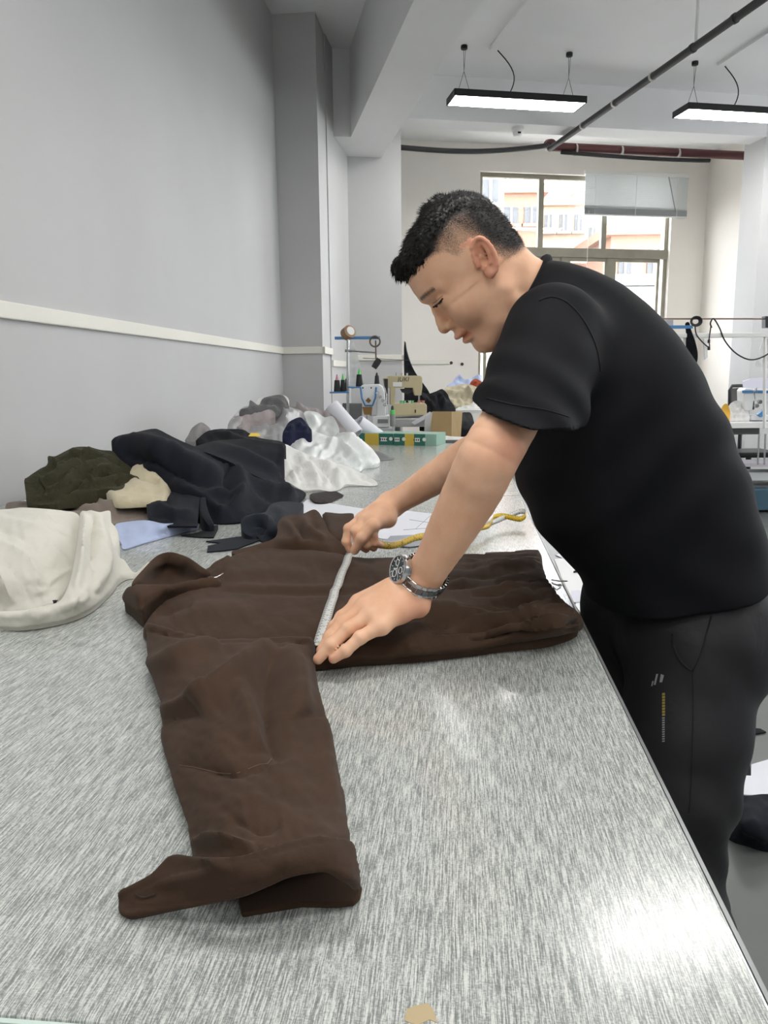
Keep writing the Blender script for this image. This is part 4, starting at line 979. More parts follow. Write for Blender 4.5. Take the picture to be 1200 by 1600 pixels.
yp = [aty(557, 855, 1.545)+Z*.0, aty(570, 846, 1.56), aty(585, 848, 1.60), aty(600, 852, 1.62), aty(615, 852, 1.64), aty(632, 847, 1.67), aty(650, 840, 1.70), aty(668, 837, 1.73), aty(700, 832, 1.80), aty(740, 826, 1.88)]
yp = smooth3(yp, 50); yp[:, 2] = np.maximum(yp[:, 2], TZ+.0095)
_, P_, W_, n_ = ribbon('tape_tail', yp, (.05, .45, .9), .0165, [M_ty, M_tw], tp)
sd = -1 if n_[20][1] > 0 else 1
if sd < 0:
    for p in bpy.data.objects[_.name].data.polygons: p.material_index = 1-p.material_index
digits(['27', '28', '29', '30', '31', '32', '33', '34', '35', '36'], P_, W_, n_, tp, .0085, sd, flip=(P_[20]-P_[19])[0] < 0)
lp = [aty(740, 826, 1.88), aty(762, 822, 1.93), aty(769, 814, 1.98), aty(772, 808, 2.02), aty(785, 806, 2.04), aty(800, 809, 2.03), aty(813, 811, 2.02), aty(821, 806, 2.03), aty(821, 800, 2.06), aty(812, 799, 2.08), aty(800, 804, 2.06), aty(785, 810, 2.03), aty(768, 817, 1.98), aty(757, 822, 1.95)]
lp = smooth3(lp, 80); lp[:, 2] = np.maximum(lp[:, 2], TZ+.0088)
ribbon('tape_loop', lp, (.05, .35, .93), .015, [M_ty, M_tw], tp)

# ------------------------------------------------------------------ papers under the hand
M_paper = plain('white_paper', (214, 215, 222), .7, var=.02)
def flat(name, px, h, mat, label=None, cat=None, th=.0012, parent=None, z=None, group=None):
    zz = (TZ if z is None else z); pts = [onz(x, y, zz+h) for x, y in px]; c = np.mean(pts, 0); b = MB()
    b.prism([tuple(p[:2]-c[:2]) for p in pts], (c[0], c[1], zz+h), np.array([1., 0, 0]), np.array([0, 1., 0]), Z, th)
    o = b.build(name, mat, parent); 
    if label: tag(o, label, cat, group)
    return o
pp = flat('pattern_paper', [(441, 813), (480, 781), (566, 795), (640, 799), (704, 806), (690, 834), (640, 846), (596, 842), (540, 832)], .0008, M_paper, 'white pattern paper sheet under the far jacket sleeve and hand', 'paper')
flat('plastic_sheet', [(598, 851), (610, 838), (690, 834), (676, 850), (640, 855)], .003, plain('grey_film', (168, 172, 182), .25, alpha=.8), 'grey translucent film beside the yellow tape', 'sheet')
for px in ([(640, 812), (680, 818)], [(650, 826), (672, 806)], [(630, 828), (684, 824)]):
    a, c = onz(*px[0], TZ+.0022), onz(*px[1], TZ+.0022); b = MB(); b.cyl(a, c, .0005, n=4); b.build('pencil_line', M_ink, pp)
for i, (a, c) in enumerate((((862, 906), (886, 908)), ((864, 912), (876, 913)))):
    b = MB(); b.tube([onz(*a, TZ+.003), onz((a[0]+c[0])/2, a[1]+2, TZ+.005), onz(*c, TZ+.003)], .0014, 6); tag(b.build('thread_end', M_paper if i else plain('white_thread', (225, 225, 220), .7), smooth=True), ['longer white thread end beside the jacket hem', 'shorter white thread end by the gathered hem'][i], 'thread')
b = MB()

# ------------------------------------------------------------------ wristwatch on the near wrist
M_steel = plain('watch_steel', (200, 202, 204), .22, 1.0); M_steel2 = plain('watch_steel_dark', (120, 122, 124), .3, 1.0); M_dial = plain('watch_dial', (44, 52, 56), .35); M_white = plain('watch_mark', (230, 232, 232), .4)
bva = bvh_of(body)
wax = nA[6]-nA[5]; wax /= np.linalg.norm(wax)                 # towards the hand
wc = nA[6]-wax*.014
fc = hit(bva, 636, 905)[0]                                    # where the dial sits
wd = np.array([-.74, -.5, .47]); wd = wd-wax*(wd@wax)*.85; wd /= np.linalg.norm(wd)
wax0 = wax; ws = np.cross(wax, wd); ws /= np.linalg.norm(ws); wax = np.cross(wd, ws)
watch = thing('wristwatch', wc, 'steel chronograph wristwatch with dark dial on the near wrist', 'watch')
def surf(a):     # wrist surface radius in direction angle a around the wrist axis
    d = wd*math.cos(a)+ws*math.sin(a); loc, nrm, _, _ = bva.ray_cast(Vector(wc+d*.09), Vector(-d))
    return np.linalg.norm(np.array(loc)-wc) if loc is not None else .03
r0 = surf(0); dc = wc+wd*(r0+.0065)
RC = .0215
b = MB(); b.lathe([(RC*.86, -.004), (RC*.97, -.002), (RC, .002), (RC, .006), (RC*.95, .0085)], dc, wd, 40); b.build('case', M_steel, watch, smooth='auto')
b = MB(); b.lathe([(RC*.98, .0080), (RC*.98, .0098), (RC*.93, .0108), (RC*.84, .0104), (RC*.84, .0080)], dc, wd, 40, caps=False); b.build('bezel', M_steel, watch, smooth='auto')
b = MB(); b.lathe([(RC*.85, .0080), (RC*.85, .0090)], dc, wd, 36); dl = b.build('dial', M_dial, watch)
dz = dc+wd*.0094
for k in range(12):
    a = k*math.pi/6; rd = wax*math.cos(a)+ws*math.sin(a); b = MB(); b.box(dz+rd*RC*.72, (.003, .0009, .0004), (rd, np.cross(wd, rd), wd)); b.build('hour_mark', M_white, dl)
for (a, rr_) in ((0, .0052), (2.1, .0045), (-2.1, .0045)):
    rd = wax*math.cos(a)+ws*math.sin(a); b = MB(); c_ = dz+rd*RC*.42
    e_ = np.cross(wd, rd); ringp = [c_+rr_*(rd*math.cos(t_)+e_*math.sin(t_)) for t_ in np.linspace(0, 2*math.pi, 24, endpoint=False)]; b.tube(ringp, .0005, 6, closed=True); b.build('subdial_ring', M_white, dl, smooth=True)
for a, L_, w__ in ((.8, .011, .0014), (2.6, .014, .001), (-1.2, .015, .0005)):
    rd = wax*math.cos(a)+ws*math.sin(a); b = MB(); b.box(dz+wd*.0004+rd*L_*.42, (L_, w__, .0003), (rd, np.cross(wd, rd), wd)); b.build('watch_hand', M_white, dl)
for a in (-.55, 0, .55):
    rd = wax*math.cos(a)+ws*math.sin(a); b = MB(); b.cyl(dc+wd*.003+rd*RC*.97, dc+wd*.003+rd*(RC+.0045), .0024 if a == 0 else .0018, n=12); b.build('crown' if a == 0 else 'pusher', plain('rose_steel', (196, 150, 120), .3, 1.0), watch, smooth='auto')
nlk = 26
BX = wax0; BD = wd-wax0*(wd@wax0); BD /= np.linalg.norm(BD); BS = np.cross(BX, BD)
def surf2(a):
    d = BD*math.cos(a)+BS*math.sin(a); out = []
    for o_ in (-.008, 0, .008):
        loc, nrm, _, _ = bva.ray_cast(Vector(wc+BX*o_+d*.09), Vector(-d)); out.append(np.linalg.norm(np.array(loc)-wc-BX*o_) if loc is not None else .03)
    return max(out)
_lr = np.array([surf2(math.radians(38)+k*(2*math.pi-math.radians(76))/(nlk-1)) for k in range(nlk)]); _lr = np.minimum(_lr, np.median(_lr)*1.4); LR = np.maximum(np.convolve(np.pad(_lr, 4, mode='edge'), np.ones(9)/9, 'valid')+.002, _lr+.0012)
for k in range(nlk):
    wax, wd, ws = BX, BD, BS
    a = math.radians(38)+k*(2*math.pi-math.radians(76))/(nlk-1); rr_ = LR[k]; d = wd*math.cos(a)+ws*math.sin(a); tgd = -wd*math.sin(a)+ws*math.cos(a)
    ln = rr_*(2*math.pi-math.radians(76))/(nlk-1)*.92
    lk = None
    for j, (o_, w__) in enumerate(((0, .0085), (-.0075, .0052), (.0075, .0052))):
        b = MB(); b.box(wc+d*rr_+wax*o_+(tgd*ln*.5 if j else 0), (w__, ln, .0036), (wax, tgd, d)); ob = b.build('link' if j == 0 else 'side_link', M_steel2 if j == 0 else M_steel, watch if j == 0 else lk, bevel=.0006, seg=1)
        if j == 0: lk = ob

# ------------------------------------------------------------------ face details, seams, pocket and print on the clothes
M_lash = plain('lash_dark', (26, 20, 18), .6); M_eye = plain('eye_white', (205, 196, 188), .3)
def on(bv, px, off=.0006):
    out = []
    for x, y in px:
        p, n_ = hit(bv, x, y)
        if p is not None: out.append(p+n_*off*(1 if n_@(CAM-p) > 0 else -1))
    return out
def line(bv, px, r, name, mat, parent, n=24, off=.0004):
    pts = smooth3([(x, y, 0) for x, y in px], n)[:, :2]; P_ = on(bv, pts, off)
    if len(P_) > 2:
        b = MB(); b.tube(P_, r, 6); return b.build(name, mat, parent, smooth=True)
line(bva, [(677, 480), (680, 478.5), (684, 475), (689, 470), (692, 466)], .0013, 'eyelashes', M_lash, body)
b = MB(); e_ = on(bva, [(681.5, 478)], -.002)[0]; b.sphere(e_, .0034, 8); b.build('eye', M_lash, body, smooth=True)
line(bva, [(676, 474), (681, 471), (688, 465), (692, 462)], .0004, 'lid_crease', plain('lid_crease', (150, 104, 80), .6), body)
bvs = bvh_of(shirt); bvt = bvh_of(trous)
line(bvs, [(842, 470), (862, 464), (884, 471), (904, 490), (920, 515), (932, 545), (938, 580)], .0012, 'shoulder_seam', M_seam, shirt, 40)
line(bvs, [(760, 622), (800, 632), (850, 640), (890, 652)], .0008, 'sleeve_stitch', M_seam, shirt, 30)
line(bvt, [(1051, 990), (1051, 1004), (1056, 1020), (1066, 1036), (1080, 1048)], .0018, 'pocket_edge', plain('pocket_dark', (16, 16, 18), .9), trous, 24)
line(bvt, [(1112, 962), (1104, 990), (1096, 1018), (1082, 1048)], .0014, 'pocket_fold', plain('pocket_dark', (16, 16, 18), .9), trous, 24)
line(bvt, [(1082, 1048), (1083, 1100), (1082, 1160), (1080, 1220), (1077, 1270)], .0009, 'side_seam', plain('pocket_dark', (16, 16, 18), .9), trous, 40)
def decal(bv, quad, name, mat, parent, off=.0012):
    P_ = on(bv, quad, off)
    if len(P_) == len(quad):
        b = MB(); c = np.mean(P_, 0); d = (CAM-c); d /= np.linalg.norm(d); b.add(P_+[p+d*.0006 for p in P_], [(0, 1, 2, 3), (7, 6, 5, 4)]+[(i, (i+1) % 4, 4+(i+1) % 4, 4+i) for i in range(4)]); return b.build(name, mat, parent)
M_pr = plain('print_silver', (150, 150, 152), .4); M_pg = plain('print_gold', (150, 134, 70), .4); M_pd = plain('print_black', (18, 18, 20), .6)
for qd, m_ in (([(1026, 1053), (1029, 1053), (1025, 1070), (1022, 1070)], M_pr), ([(1033, 1053), (1038, 1055), (1035, 1066), (1031, 1066)], M_pr), ([(1020, 1064), (1022, 1064), (1020, 1072), (1018, 1072)], M_pr)): decal(bvt, qd, 'print_slash', m_, trous)
for k in range(8): decal(bvt, [(1035, 1083+k*4.6), (1039.5, 1082.5+k*4.6), (1039.5, 1086+k*4.6), (1035, 1086.5+k*4.6)], 'print_letter', M_pg, trous)
for k in range(11): decal(bvt, [(1035, 1121+k*3.6), (1039, 1120.5+k*3.6), (1039, 1122.6+k*3.6), (1035, 1123+k*3.6)], 'print_bar', M_pr, trous)
for k in range(3): decal(bvt, [(1045, 1090+k*13), (1052, 1090+k*13), (1050, 1100+k*13), (1045, 1101+k*13)], 'print_patch', M_pd, trous)
# ------------------------------------------------------------------ fabric piles along the wall
C_white = cloth('white_jersey', (206, 204, 193), .85, .2, .03, 1000, .08, .2, .3, 9)
C_white2 = cloth('white_cotton', (212, 212, 208), .8, .2, .03, 1000, .08, .2, .35, 12)
C_satin = cloth('white_satin', (196, 200, 198), .35, .1, .03, 1200, .05, .5, .12, 6)
C_navy = cloth('navy_wool', (28, 30, 37), .9, .04, .1, 900, .3, .1, .12, 9)
C_navy2 = cloth('slate_wool', (38, 42, 49), .9, .05, .1, 900, .3, .1, .12, 9)
C_black = cloth('black_cloth', (26, 27, 31), .85, .04, .1, 900, .3, .15, .2, 9)
C_olive = cloth('olive_jersey', (58, 56, 40), .85, .06, .12, 1000, .2, .15, .8, 24)
C_taupe = cloth('taupe_cotton', (128, 116, 106), .8, .2, .06, 1000, .12, .2, .25, 8)
C_cream = cloth('cream_fleece', (198, 188, 160), .9, .3, .08, 500, .3, .1, .35, 22)
C_blue = cloth('pale_blue_cotton', (172, 184, 214), .8, .2, .04, 1000, .1, .2, .2, 10)
C_grey = cloth('grey_cotton', (124, 122, 122), .7, .2, .07, 900, .12, .25, .3, 9)
C_greydk = cloth('dark_grey_cotton', (92, 91, 93), .8, .2, .07, 900, .12, .2, .3, 9)
C_pink = cloth('dusty_pink_cotton', (150, 142, 142), .8, .2, .06, 900, .12, .2, .3, 9)
C_dkblue = cloth('dark_blue_knit', (30, 34, 56), .9, .05, .1, 700, .3, .1, .3, 14)
C_brn = cloth('brown_black_scrap', (52, 46, 46), .9, .05, .1, 900, .3, .1, .2, 9)
def rf(n, box, ang, sd, L, amp, wd, seed, kinds=('ridge', 'crease')):
    r = np.random.default_rng(seed); out = []
    for k in range(n):
        x, y = r.uniform(box[0], box[2]), r.uniform(box[1], box[3]); a = r.normal(ang, sd); l = r.uniform(*L)
        out.append(([(x-l*math.cos(a), y-l*math.sin(a)), (x+r.uniform(-3, 3), y+r.uniform(-3, 3)), (x+l*math.cos(a), y+l*math.sin(a))], r.uniform(*amp), r.uniform(*wd), kinds[k % len(kinds)]))
    return out
def pile(name, outline, mat, label, cat, **kw):
    o = drape(name, outline, mat, **kw); return tag(o, label, cat)
# 1 grey sacks of the far heap against the wall
pile('garment', [(356, 664, 3.5), (372, 642, 3.7), (388, 634, 3.85), (420, 632, 3.95), (452, 636, 3.95), (474, 645, 3.9), (474, 662, 3.7), (446, 674, 3.55), (424, 681, 3.5), (400, 681, 3.45), (362, 676, 3.45)], plain('clear_bag_grey', (150, 149, 150), .38, spec=.6, var=.12, vscale=20),
     'grey garments in glossy clear plastic bags, at the bottom of the far heap', 'garment', kind='y', step=4, noise=[(.010, 30), (.006, 12)], seed=11, folds=rf(16, (362, 640, 470, 676), -.2, .5, (12, 30), (.012, .025), (2.5, 5), 77, ('sharp', 'crease')), ctrl=[(410, 660, 3.6)])
pile('garment', [(358, 664, 3.55), (364, 652, 3.6), (385, 647, 3.65), (410, 642, 3.7), (424, 640, 3.7), (430, 650, 3.66), (410, 657, 3.6), (392, 660, 3.58), (376, 668, 3.5)], C_pink, 'pale grey pink folded cloth on the plastic bags', 'cloth', kind='y', step=3.5, floor_z=.93, noise=[(.01, 18)], seed=12, folds=[([(365, 660), (395, 652), (425, 645)], .02, 4, 'ridge')])
pile('garment', [(374, 648, 3.62), (376, 640, 3.64), (388, 636, 3.66), (391, 625, 3.72), (404, 633, 3.72), (412, 622, 3.8), (438, 617, 3.85), (448, 625, 3.85), (452, 638, 3.8), (447, 648, 3.75), (432, 652, 3.7), (420, 644, 3.7), (398, 645, 3.66), (384, 651, 3.62)], C_greydk, 'dark grey folded garment on top of the far heap', 'garment', kind='y', step=3.5, floor_z=.95, noise=[(.010, 20)], seed=13,
     folds=[([(378, 642), (405, 637), (440, 640)], .02, 4, 'ridge'), ([(412, 624), (435, 628), (446, 640)], .02, 4, 'ridge'), ([(390, 636), (420, 633), (436, 624)], .015, 3, 'crease')])
pile('cloth', [(399, 632, 3.95), (403, 624, 3.98), (414, 620, 4.0), (440, 617, 4.0), (450, 622, 4.0), (451, 630, 3.98), (440, 640, 3.95), (405, 640, 3.92)], C_white2, 'white cloth tucked behind the dark grey garment on the heap', 'cloth', kind='y', step=4, floor_z=.95, noise=[(.01, 15)], seed=14)
pile('cloth', [(446, 640, 4.25), (452, 633, 4.3), (462, 636, 4.28), (464, 627, 4.3), (478, 635, 4.3), (498, 638, 4.3), (514, 645, 4.25), (524, 652, 4.2), (534, 664, 4.1), (540, 676, 4.0), (500, 680, 3.98), (470, 672, 4.0), (452, 655, 4.1)], C_pink, 'dusty pink crumpled cloth in front of the white paper roll', 'cloth', kind='y', step=4, noise=[(.015, 18)], seed=15, folds=[([(466, 630), (478, 645), (490, 660)], .03, 4, 'ridge'), ([(500, 642), (515, 655), (528, 668)], .02, 4, 'crease')])
# 2 white satin heap
pile('fabric', [(475, 645, 3.75), (484, 642, 3.8), (497, 645, 3.8), (507, 652, 3.78), (519, 650, 3.78), (526, 660, 3.7), (530, 674, 3.6), (520, 690, 3.5), (492, 690, 3.5), (487, 675, 3.55), (480, 660, 3.65)], C_satin, 'white satin hump rising behind the navy ball of cloth', 'fabric', kind='y', step=3.5, noise=[(.006, 22)], seed=16, folds=[([(480, 648), (492, 660), (505, 672)], .02, 5, 'ridge'), ([(507, 652), (498, 668), (492, 685)], .018, 4, 'crease')])
pile('fabric', [(444, 694, 3.25), (455, 682, 3.32), (472, 672, 3.4), (495, 676, 3.45), (519, 684, 3.48), (530, 677, 3.55), (545, 676, 3.6), (566, 688, 3.62), (580, 700, 3.6), (588, 710, 3.55), (594, 720, 3.5), (586, 726, 3.42), (570, 727, 3.38), (564, 736, 3.28), (556, 734, 3.25), (536, 727, 3.2), (510, 722, 3.15), (487, 716, 3.1), (465, 707, 3.12)], C_satin,
     'white satin fabric spread over the table, beside the dark grey end', 'fabric', kind='y', step=3.5, noise=[(.008, 40), (.004, 16)], seed=17, ctrl=[(520, 705, 3.3), (550, 708, 3.35)],
     folds=[([(472, 674), (500, 682), (518, 690), (505, 700), (480, 706)], .02, 6, 'ridge'), ([(518, 690), (535, 683), (560, 694), (572, 712), (568, 726)], .03, 6, 'ridge'), ([(535, 692), (548, 712), (562, 730)], .025, 5, 'ridge'), ([(516, 692), (500, 703), (490, 712)], .02, 4, 'crease'), ([(568, 696), (572, 712), (570, 726)], .02, 3, 'crease')])
pile('fabric', [(578, 702, 3.75), (590, 702, 3.85), (600, 705, 3.9), (612, 712, 3.9), (618, 717, 3.85), (612, 722, 3.76), (596, 722, 3.72), (586, 720, 3.7)], C_greydk, 'dark grey cloth end poking out from the white satin', 'fabric', kind='y', step=3, edge=.01, ew=4)
pile('fabric', [(438, 700, 2.95), (446, 694, 3.1), (462, 702, 3.12), (487, 713, 3.1), (512, 720, 3.1), (538, 727, 3.1), (555, 735, 3.08), (570, 741, 3.04), (582, 748, 2.98), (590, 755, 2.9), (586, 760, 2.84), (560, 758, 2.84), (540, 757, 2.83), (532, 764, 2.76), (518, 768, 2.71), (496, 765, 2.72), (474, 766, 2.7), (455, 756, 2.72), (436, 742, 2.8)], C_white2,
     'white cotton fabric hanging loosely in front of the satin heap', 'fabric', kind='y', step=3.5, noise=[(.006, 28), (.003, 12)], seed=18, ctrl=[(480, 735, 2.9)],
     folds=[([(448, 700), (470, 715), (490, 738), (500, 760)], .018, 5, 'ridge'), ([(470, 706), (500, 722), (530, 742), (545, 756)], .016, 5, 'ridge'), ([(440, 718), (455, 735), (465, 760)], .016, 4, 'ridge'), ([(500, 718), (530, 730), (560, 742)], .012, 4, 'ridge'), ([(458, 712), (475, 735), (482, 762)], .014, 3, 'crease'), ([(490, 720), (515, 745), (520, 765)], .012, 3, 'crease'), ([(524, 735), (526, 748), (530, 760)], .012, 3, 'sharp')]+rf(12, (445, 710, 575, 760), .75, .3, (12, 30), (.005, .010), (2, 4), 8))
pile('cloth_ball', [(442, 688, 3.2), (442, 676, 3.25), (446, 668, 3.3), (452, 659, 3.35), (464, 653, 3.4), (472, 653, 3.4), (479, 662, 3.38), (487, 672, 3.35), (485, 679, 3.3), (470, 676, 3.28), (462, 678, 3.26), (452, 688, 3.2)], C_dkblue, 'small navy blue bundled cloth wedged into the white satin', 'cloth', kind='y', step=3, noise=[(.008, 14)], seed=19, folds=[([(452, 662), (455, 675), (448, 686)], .015, 4, 'ridge'), ([(464, 655), (470, 668), (482, 674)], .015, 4, 'ridge')])
# 3 dark cloths
pile('pouch', [(290, 690, 2.95), (294, 680, 3.0), (301, 668, 3.05), (314, 660, 3.1), (322, 664, 3.1), (329, 671, 3.08), (326, 680, 3.0), (312, 690, 2.95)], C_grey, 'small grey bag standing by the wall behind the navy roll', 'bag', kind='y', step=3.5, noise=[(.006, 15)], seed=20, folds=[([(314, 661), (306, 675), (296, 688)], .012, 4, 'ridge')])
pile('cloth', [(306, 692, 2.9), (313, 682, 2.95), (326, 673, 3.02), (352, 670, 3.06), (379, 671, 3.08), (388, 676, 3.06), (400, 682, 3.05), (416, 686, 3.05), (440, 690, 3.0), (442, 700, 2.9), (380, 700, 2.85), (330, 700, 2.85)], C_black, 'black cloth lying behind the folded navy fabric', 'cloth', kind='y', step=4, noise=[(.006, 24)], seed=21, folds=[([(330, 675), (360, 682), (400, 690)], .014, 5, 'ridge'), ([(350, 671), (380, 680), (415, 688)], .012, 3, 'crease')])
yl = flat('sticker', [(388, 682), (392, 677), (404, 677), (407, 682)], .0, plain('yellow_card', (226, 196, 60), .6), 'small yellow card on the black cloth', 'card', z=1.000)
pile('fabric', [(298, 700, 2.62), (310, 696, 2.72), (330, 690, 2.8), (352, 687, 2.86), (386, 686, 2.9), (415, 690, 2.9), (440, 694, 2.88), (444, 702, 2.82), (443, 722, 2.75), (438, 740, 2.68), (446, 752, 2.62), (430, 756, 2.55), (396, 742, 2.52), (360, 722, 2.5), (325, 708, 2.55)], C_navy, 'navy wool fabric folded flat with a square end', 'fabric', kind='y', step=4, sharp=(6,), noise=[(.003, 40)], seed=22,
     folds=[([(330, 694), (370, 706), (410, 724), (440, 738)], .02, 8, 'ridge'), ([(345, 690), (380, 702), (425, 722), (440, 728)], .008, 3, 'crease'), ([(436, 696), (434, 715), (430, 735)], .006, 3, 'crease')])
pile('fabric_roll', [(174, 693, 2.5), (176, 686, 2.52), (185, 681, 2.55), (210, 676, 2.6), (238, 670, 2.65), (250, 672, 2.66), (275, 685, 2.64), (315, 702, 2.6), (352, 716, 2.58), (380, 730, 2.6), (410, 748, 2.6), (438, 758, 2.62), (460, 762, 2.66), (475, 768, 2.66), (478, 775, 2.58), (468, 785, 2.45), (440, 797, 2.3), (412, 806, 2.22), (380, 815, 2.12), (350, 818, 2.1), (322, 815, 2.12), (306, 800, 2.16), (286, 780, 2.2), (266, 765, 2.26), (246, 748, 2.32), (222, 735, 2.36), (198, 720, 2.42), (180, 705, 2.47)], C_navy,
     'thick navy wool fabric roll sloping down from the wall', 'fabric', kind='y', step=4.5, noise=[(.004, 50), (.0018, 18)], seed=23, ctrl=[(240, 700, 2.38), (300, 730, 2.32), (360, 765, 2.3), (420, 780, 2.38)],
     folds=[([(180, 695), (215, 690), (255, 703), (300, 725), (350, 748)], .035, 12, 'ridge'), ([(190, 710), (235, 722), (280, 742), (330, 760)], .022, 5, 'crease'), ([(352, 722), (368, 735), (375, 760), (366, 785), (340, 805)], .03, 9, 'ridge'), ([(362, 726), (352, 745), (362, 775), (350, 800)], .025, 5, 'crease'),
      ([(380, 738), (410, 755), (440, 770), (462, 776)], .02, 7, 'ridge'), ([(410, 745), (440, 762), (455, 778), (445, 790)], .02, 5, 'ridge'), ([(395, 760), (420, 780), (440, 790)], .014, 4, 'crease'), ([(270, 748), (300, 770), (330, 790), (350, 812)], .018, 7, 'ridge'), ([(320, 775), (345, 768), (380, 775)], .015, 5, 'ridge')])
pile('fabric_scrap', [(484, 774, 2.55), (488, 769, 2.66), (505, 768, 2.7), (521, 769, 2.72), (530, 772, 2.68), (537, 776, 2.6), (526, 780, 2.52), (512, 784, 2.44), (492, 782, 2.44)], C_brn, 'dark brown scrap with a pointed tip beside the white cotton', 'scrap', kind='y', step=3, edge=.004, ew=3, seed=3)
pile('fabric_strip', [(376, 818, .035), (380, 808, .045), (396, 803, .05), (414, 800, .052), (422, 789, .045), (436, 784, .035), (458, 784, .03), (474, 787, .03), (470, 797, .03), (456, 806, .035), (444, 812, .04), (436, 820, .038), (434, 830, .03), (430, 842, .006), (412, 847, .004), (402, 838, .01), (392, 838, .012), (381, 832, .02)], C_navy2, 'slate grey wool strip curled into a loop beside the jacket', 'fabric', step=3.5, noise=[(.002, 30)], seed=24,
     folds=[([(382, 812), (405, 808), (420, 815), (422, 828), (412, 840)], .016, 5, 'ridge'), ([(392, 818), (408, 816), (412, 826), (402, 834)], .03, 4, 'crease'), ([(424, 792), (440, 800), (438, 815)], .01, 5, 'ridge')])
# 4 olive, cream, taupe, blue, small navy pieces
pile('fabric', [(11, 800, 2.18), (9, 790, 2.25), (14, 785, 2.32), (40, 783, 2.36), (70, 786, 2.36), (93, 787, 2.34), (96, 781, 2.34), (113, 775, 2.34), (140, 769, 2.34), (160, 766, 2.34), (176, 770, 2.3), (190, 778, 2.26), (215, 780, 2.24), (236, 780, 2.24), (236, 795, 2.2), (233, 811, 2.1), (205, 815, 2.06), (181, 819, 2.02), (150, 815, 2.04), (90, 812, 2.06), (40, 812, 2.08)], C_taupe, 'taupe cotton fabric folded in layers under the cream fleece', 'fabric', kind='y', step=4, noise=[(.004, 30)], seed=25,
     folds=[([(98, 783), (115, 778), (120, 790), (150, 795), (200, 797), (232, 794)], .016, 5, 'ridge'), ([(150, 768), (155, 782), (165, 792), (185, 798)], .016, 4, 'ridge'), ([(176, 803), (200, 804), (232, 801)], .01, 2.5, 'crease', 'full'), ([(178, 811), (205, 808), (232, 805)], .008, 2.5, 'crease', 'full'), ([(100, 790), (140, 800), (178, 800)], .012, 3, 'crease')])
pile('fabric', [(166, 764, 2.22), (178, 758, 2.3), (196, 745, 2.34), (204, 727, 2.4), (215, 722, 2.42), (228, 723, 2.42), (241, 730, 2.4), (252, 740, 2.36), (262, 752, 2.3), (268, 764, 2.25), (265, 775, 2.2), (260, 785, 2.14), (244, 785, 2.13), (228, 783, 2.13), (210, 784, 2.12), (196, 786, 2.11), (184, 780, 2.12), (176, 770, 2.16)], C_cream, 'cream fleece fabric draped beside the olive heap', 'fabric', kind='y', floor_z=.846, edge=.012, ew=7, step=3, noise=[(.002, 30)], seed=26,
     folds=[([(168, 766), (180, 776), (196, 782), (225, 779), (240, 780)], .016, 4, 'ridge'), ([(208, 728), (225, 732), (240, 742), (252, 756), (262, 768)], .014, 4, 'ridge'), ([(205, 738), (225, 748), (245, 752), (262, 766)], .014, 3, 'crease'), ([(196, 764), (215, 758), (240, 762)], .01, 6, 'ridge')])
of = []
for pl in ([(150, 520), (300, 430), (480, 370)], [(190, 570), (330, 500), (470, 410), (600, 385)], [(230, 600), (340, 570), (420, 500), (540, 440), (680, 455)], [(270, 410), (330, 450), (380, 430)], [(180, 635), (290, 620), (390, 560), (450, 520)],
           [(430, 570), (560, 545), (690, 520), (790, 535)], [(300, 655), (420, 610), (540, 590), (660, 585)], [(470, 480), (580, 470), (700, 490)], [(560, 400), (640, 430), (720, 470)], [(390, 390), (470, 400), (560, 385)], [(210, 520), (240, 560), (220, 610)], [(480, 520), (510, 550), (500, 590)]):
    q_ = [(x/3.529, 600+y/3.529) for x, y in pl]
    of += [(q_, .026, 4.2, 'ridge'), ([(x+1.5, y+6.5) for x, y in q_], .022, 2.4, 'crease')]
pile('fabric', [(38, 750, 2.28), (45, 745, 2.32), (60, 735, 2.38), (74, 727, 2.42), (75, 713, 2.46), (86, 713, 2.48), (100, 706, 2.48), (116, 699, 2.5), (136, 698, 2.5), (158, 703, 2.5), (176, 705, 2.48), (192, 718, 2.46), (210, 729, 2.42), (226, 739, 2.38), (231, 747, 2.34), (222, 755, 2.3), (200, 761, 2.26), (194, 773, 2.2), (184, 770, 2.2), (170, 764, 2.22), (142, 770, 2.2), (113, 776, 2.18), (95, 784, 2.16), (85, 789, 2.15), (45, 787, 2.18), (41, 770, 2.22)], C_olive,
     'olive green crumpled jersey heaped against the wall', 'fabric', kind='y', floor_z=.838, ef=18, step=2.6, noise=[(.004, 40), (.002, 14)], seed=27, folds=of, ctrl=[(130, 735, 2.3), (90, 750, 2.25), (180, 740, 2.3)])
pile('shirt', [(180, 820, .035), (200, 815, .04), (230, 813, .045), (256, 818, .038), (284, 816, .03), (304, 816, .02), (312, 819, .012), (306, 826, .005), (280, 832, .004), (254, 840, .004), (222, 849, .004), (193, 858, .004), (190, 850, .006), (182, 835, .02)], C_blue, 'pale blue shirt folded flat beside the white garment', 'shirt', step=4, noise=[(.0015, 30)], seed=28,
     folds=[([(190, 852), (225, 843), (260, 833), (310, 820)], .006, 2.2, 'crease', 'full'), ([(195, 830), (230, 826), (270, 824)], .004, 6, 'ridge')])
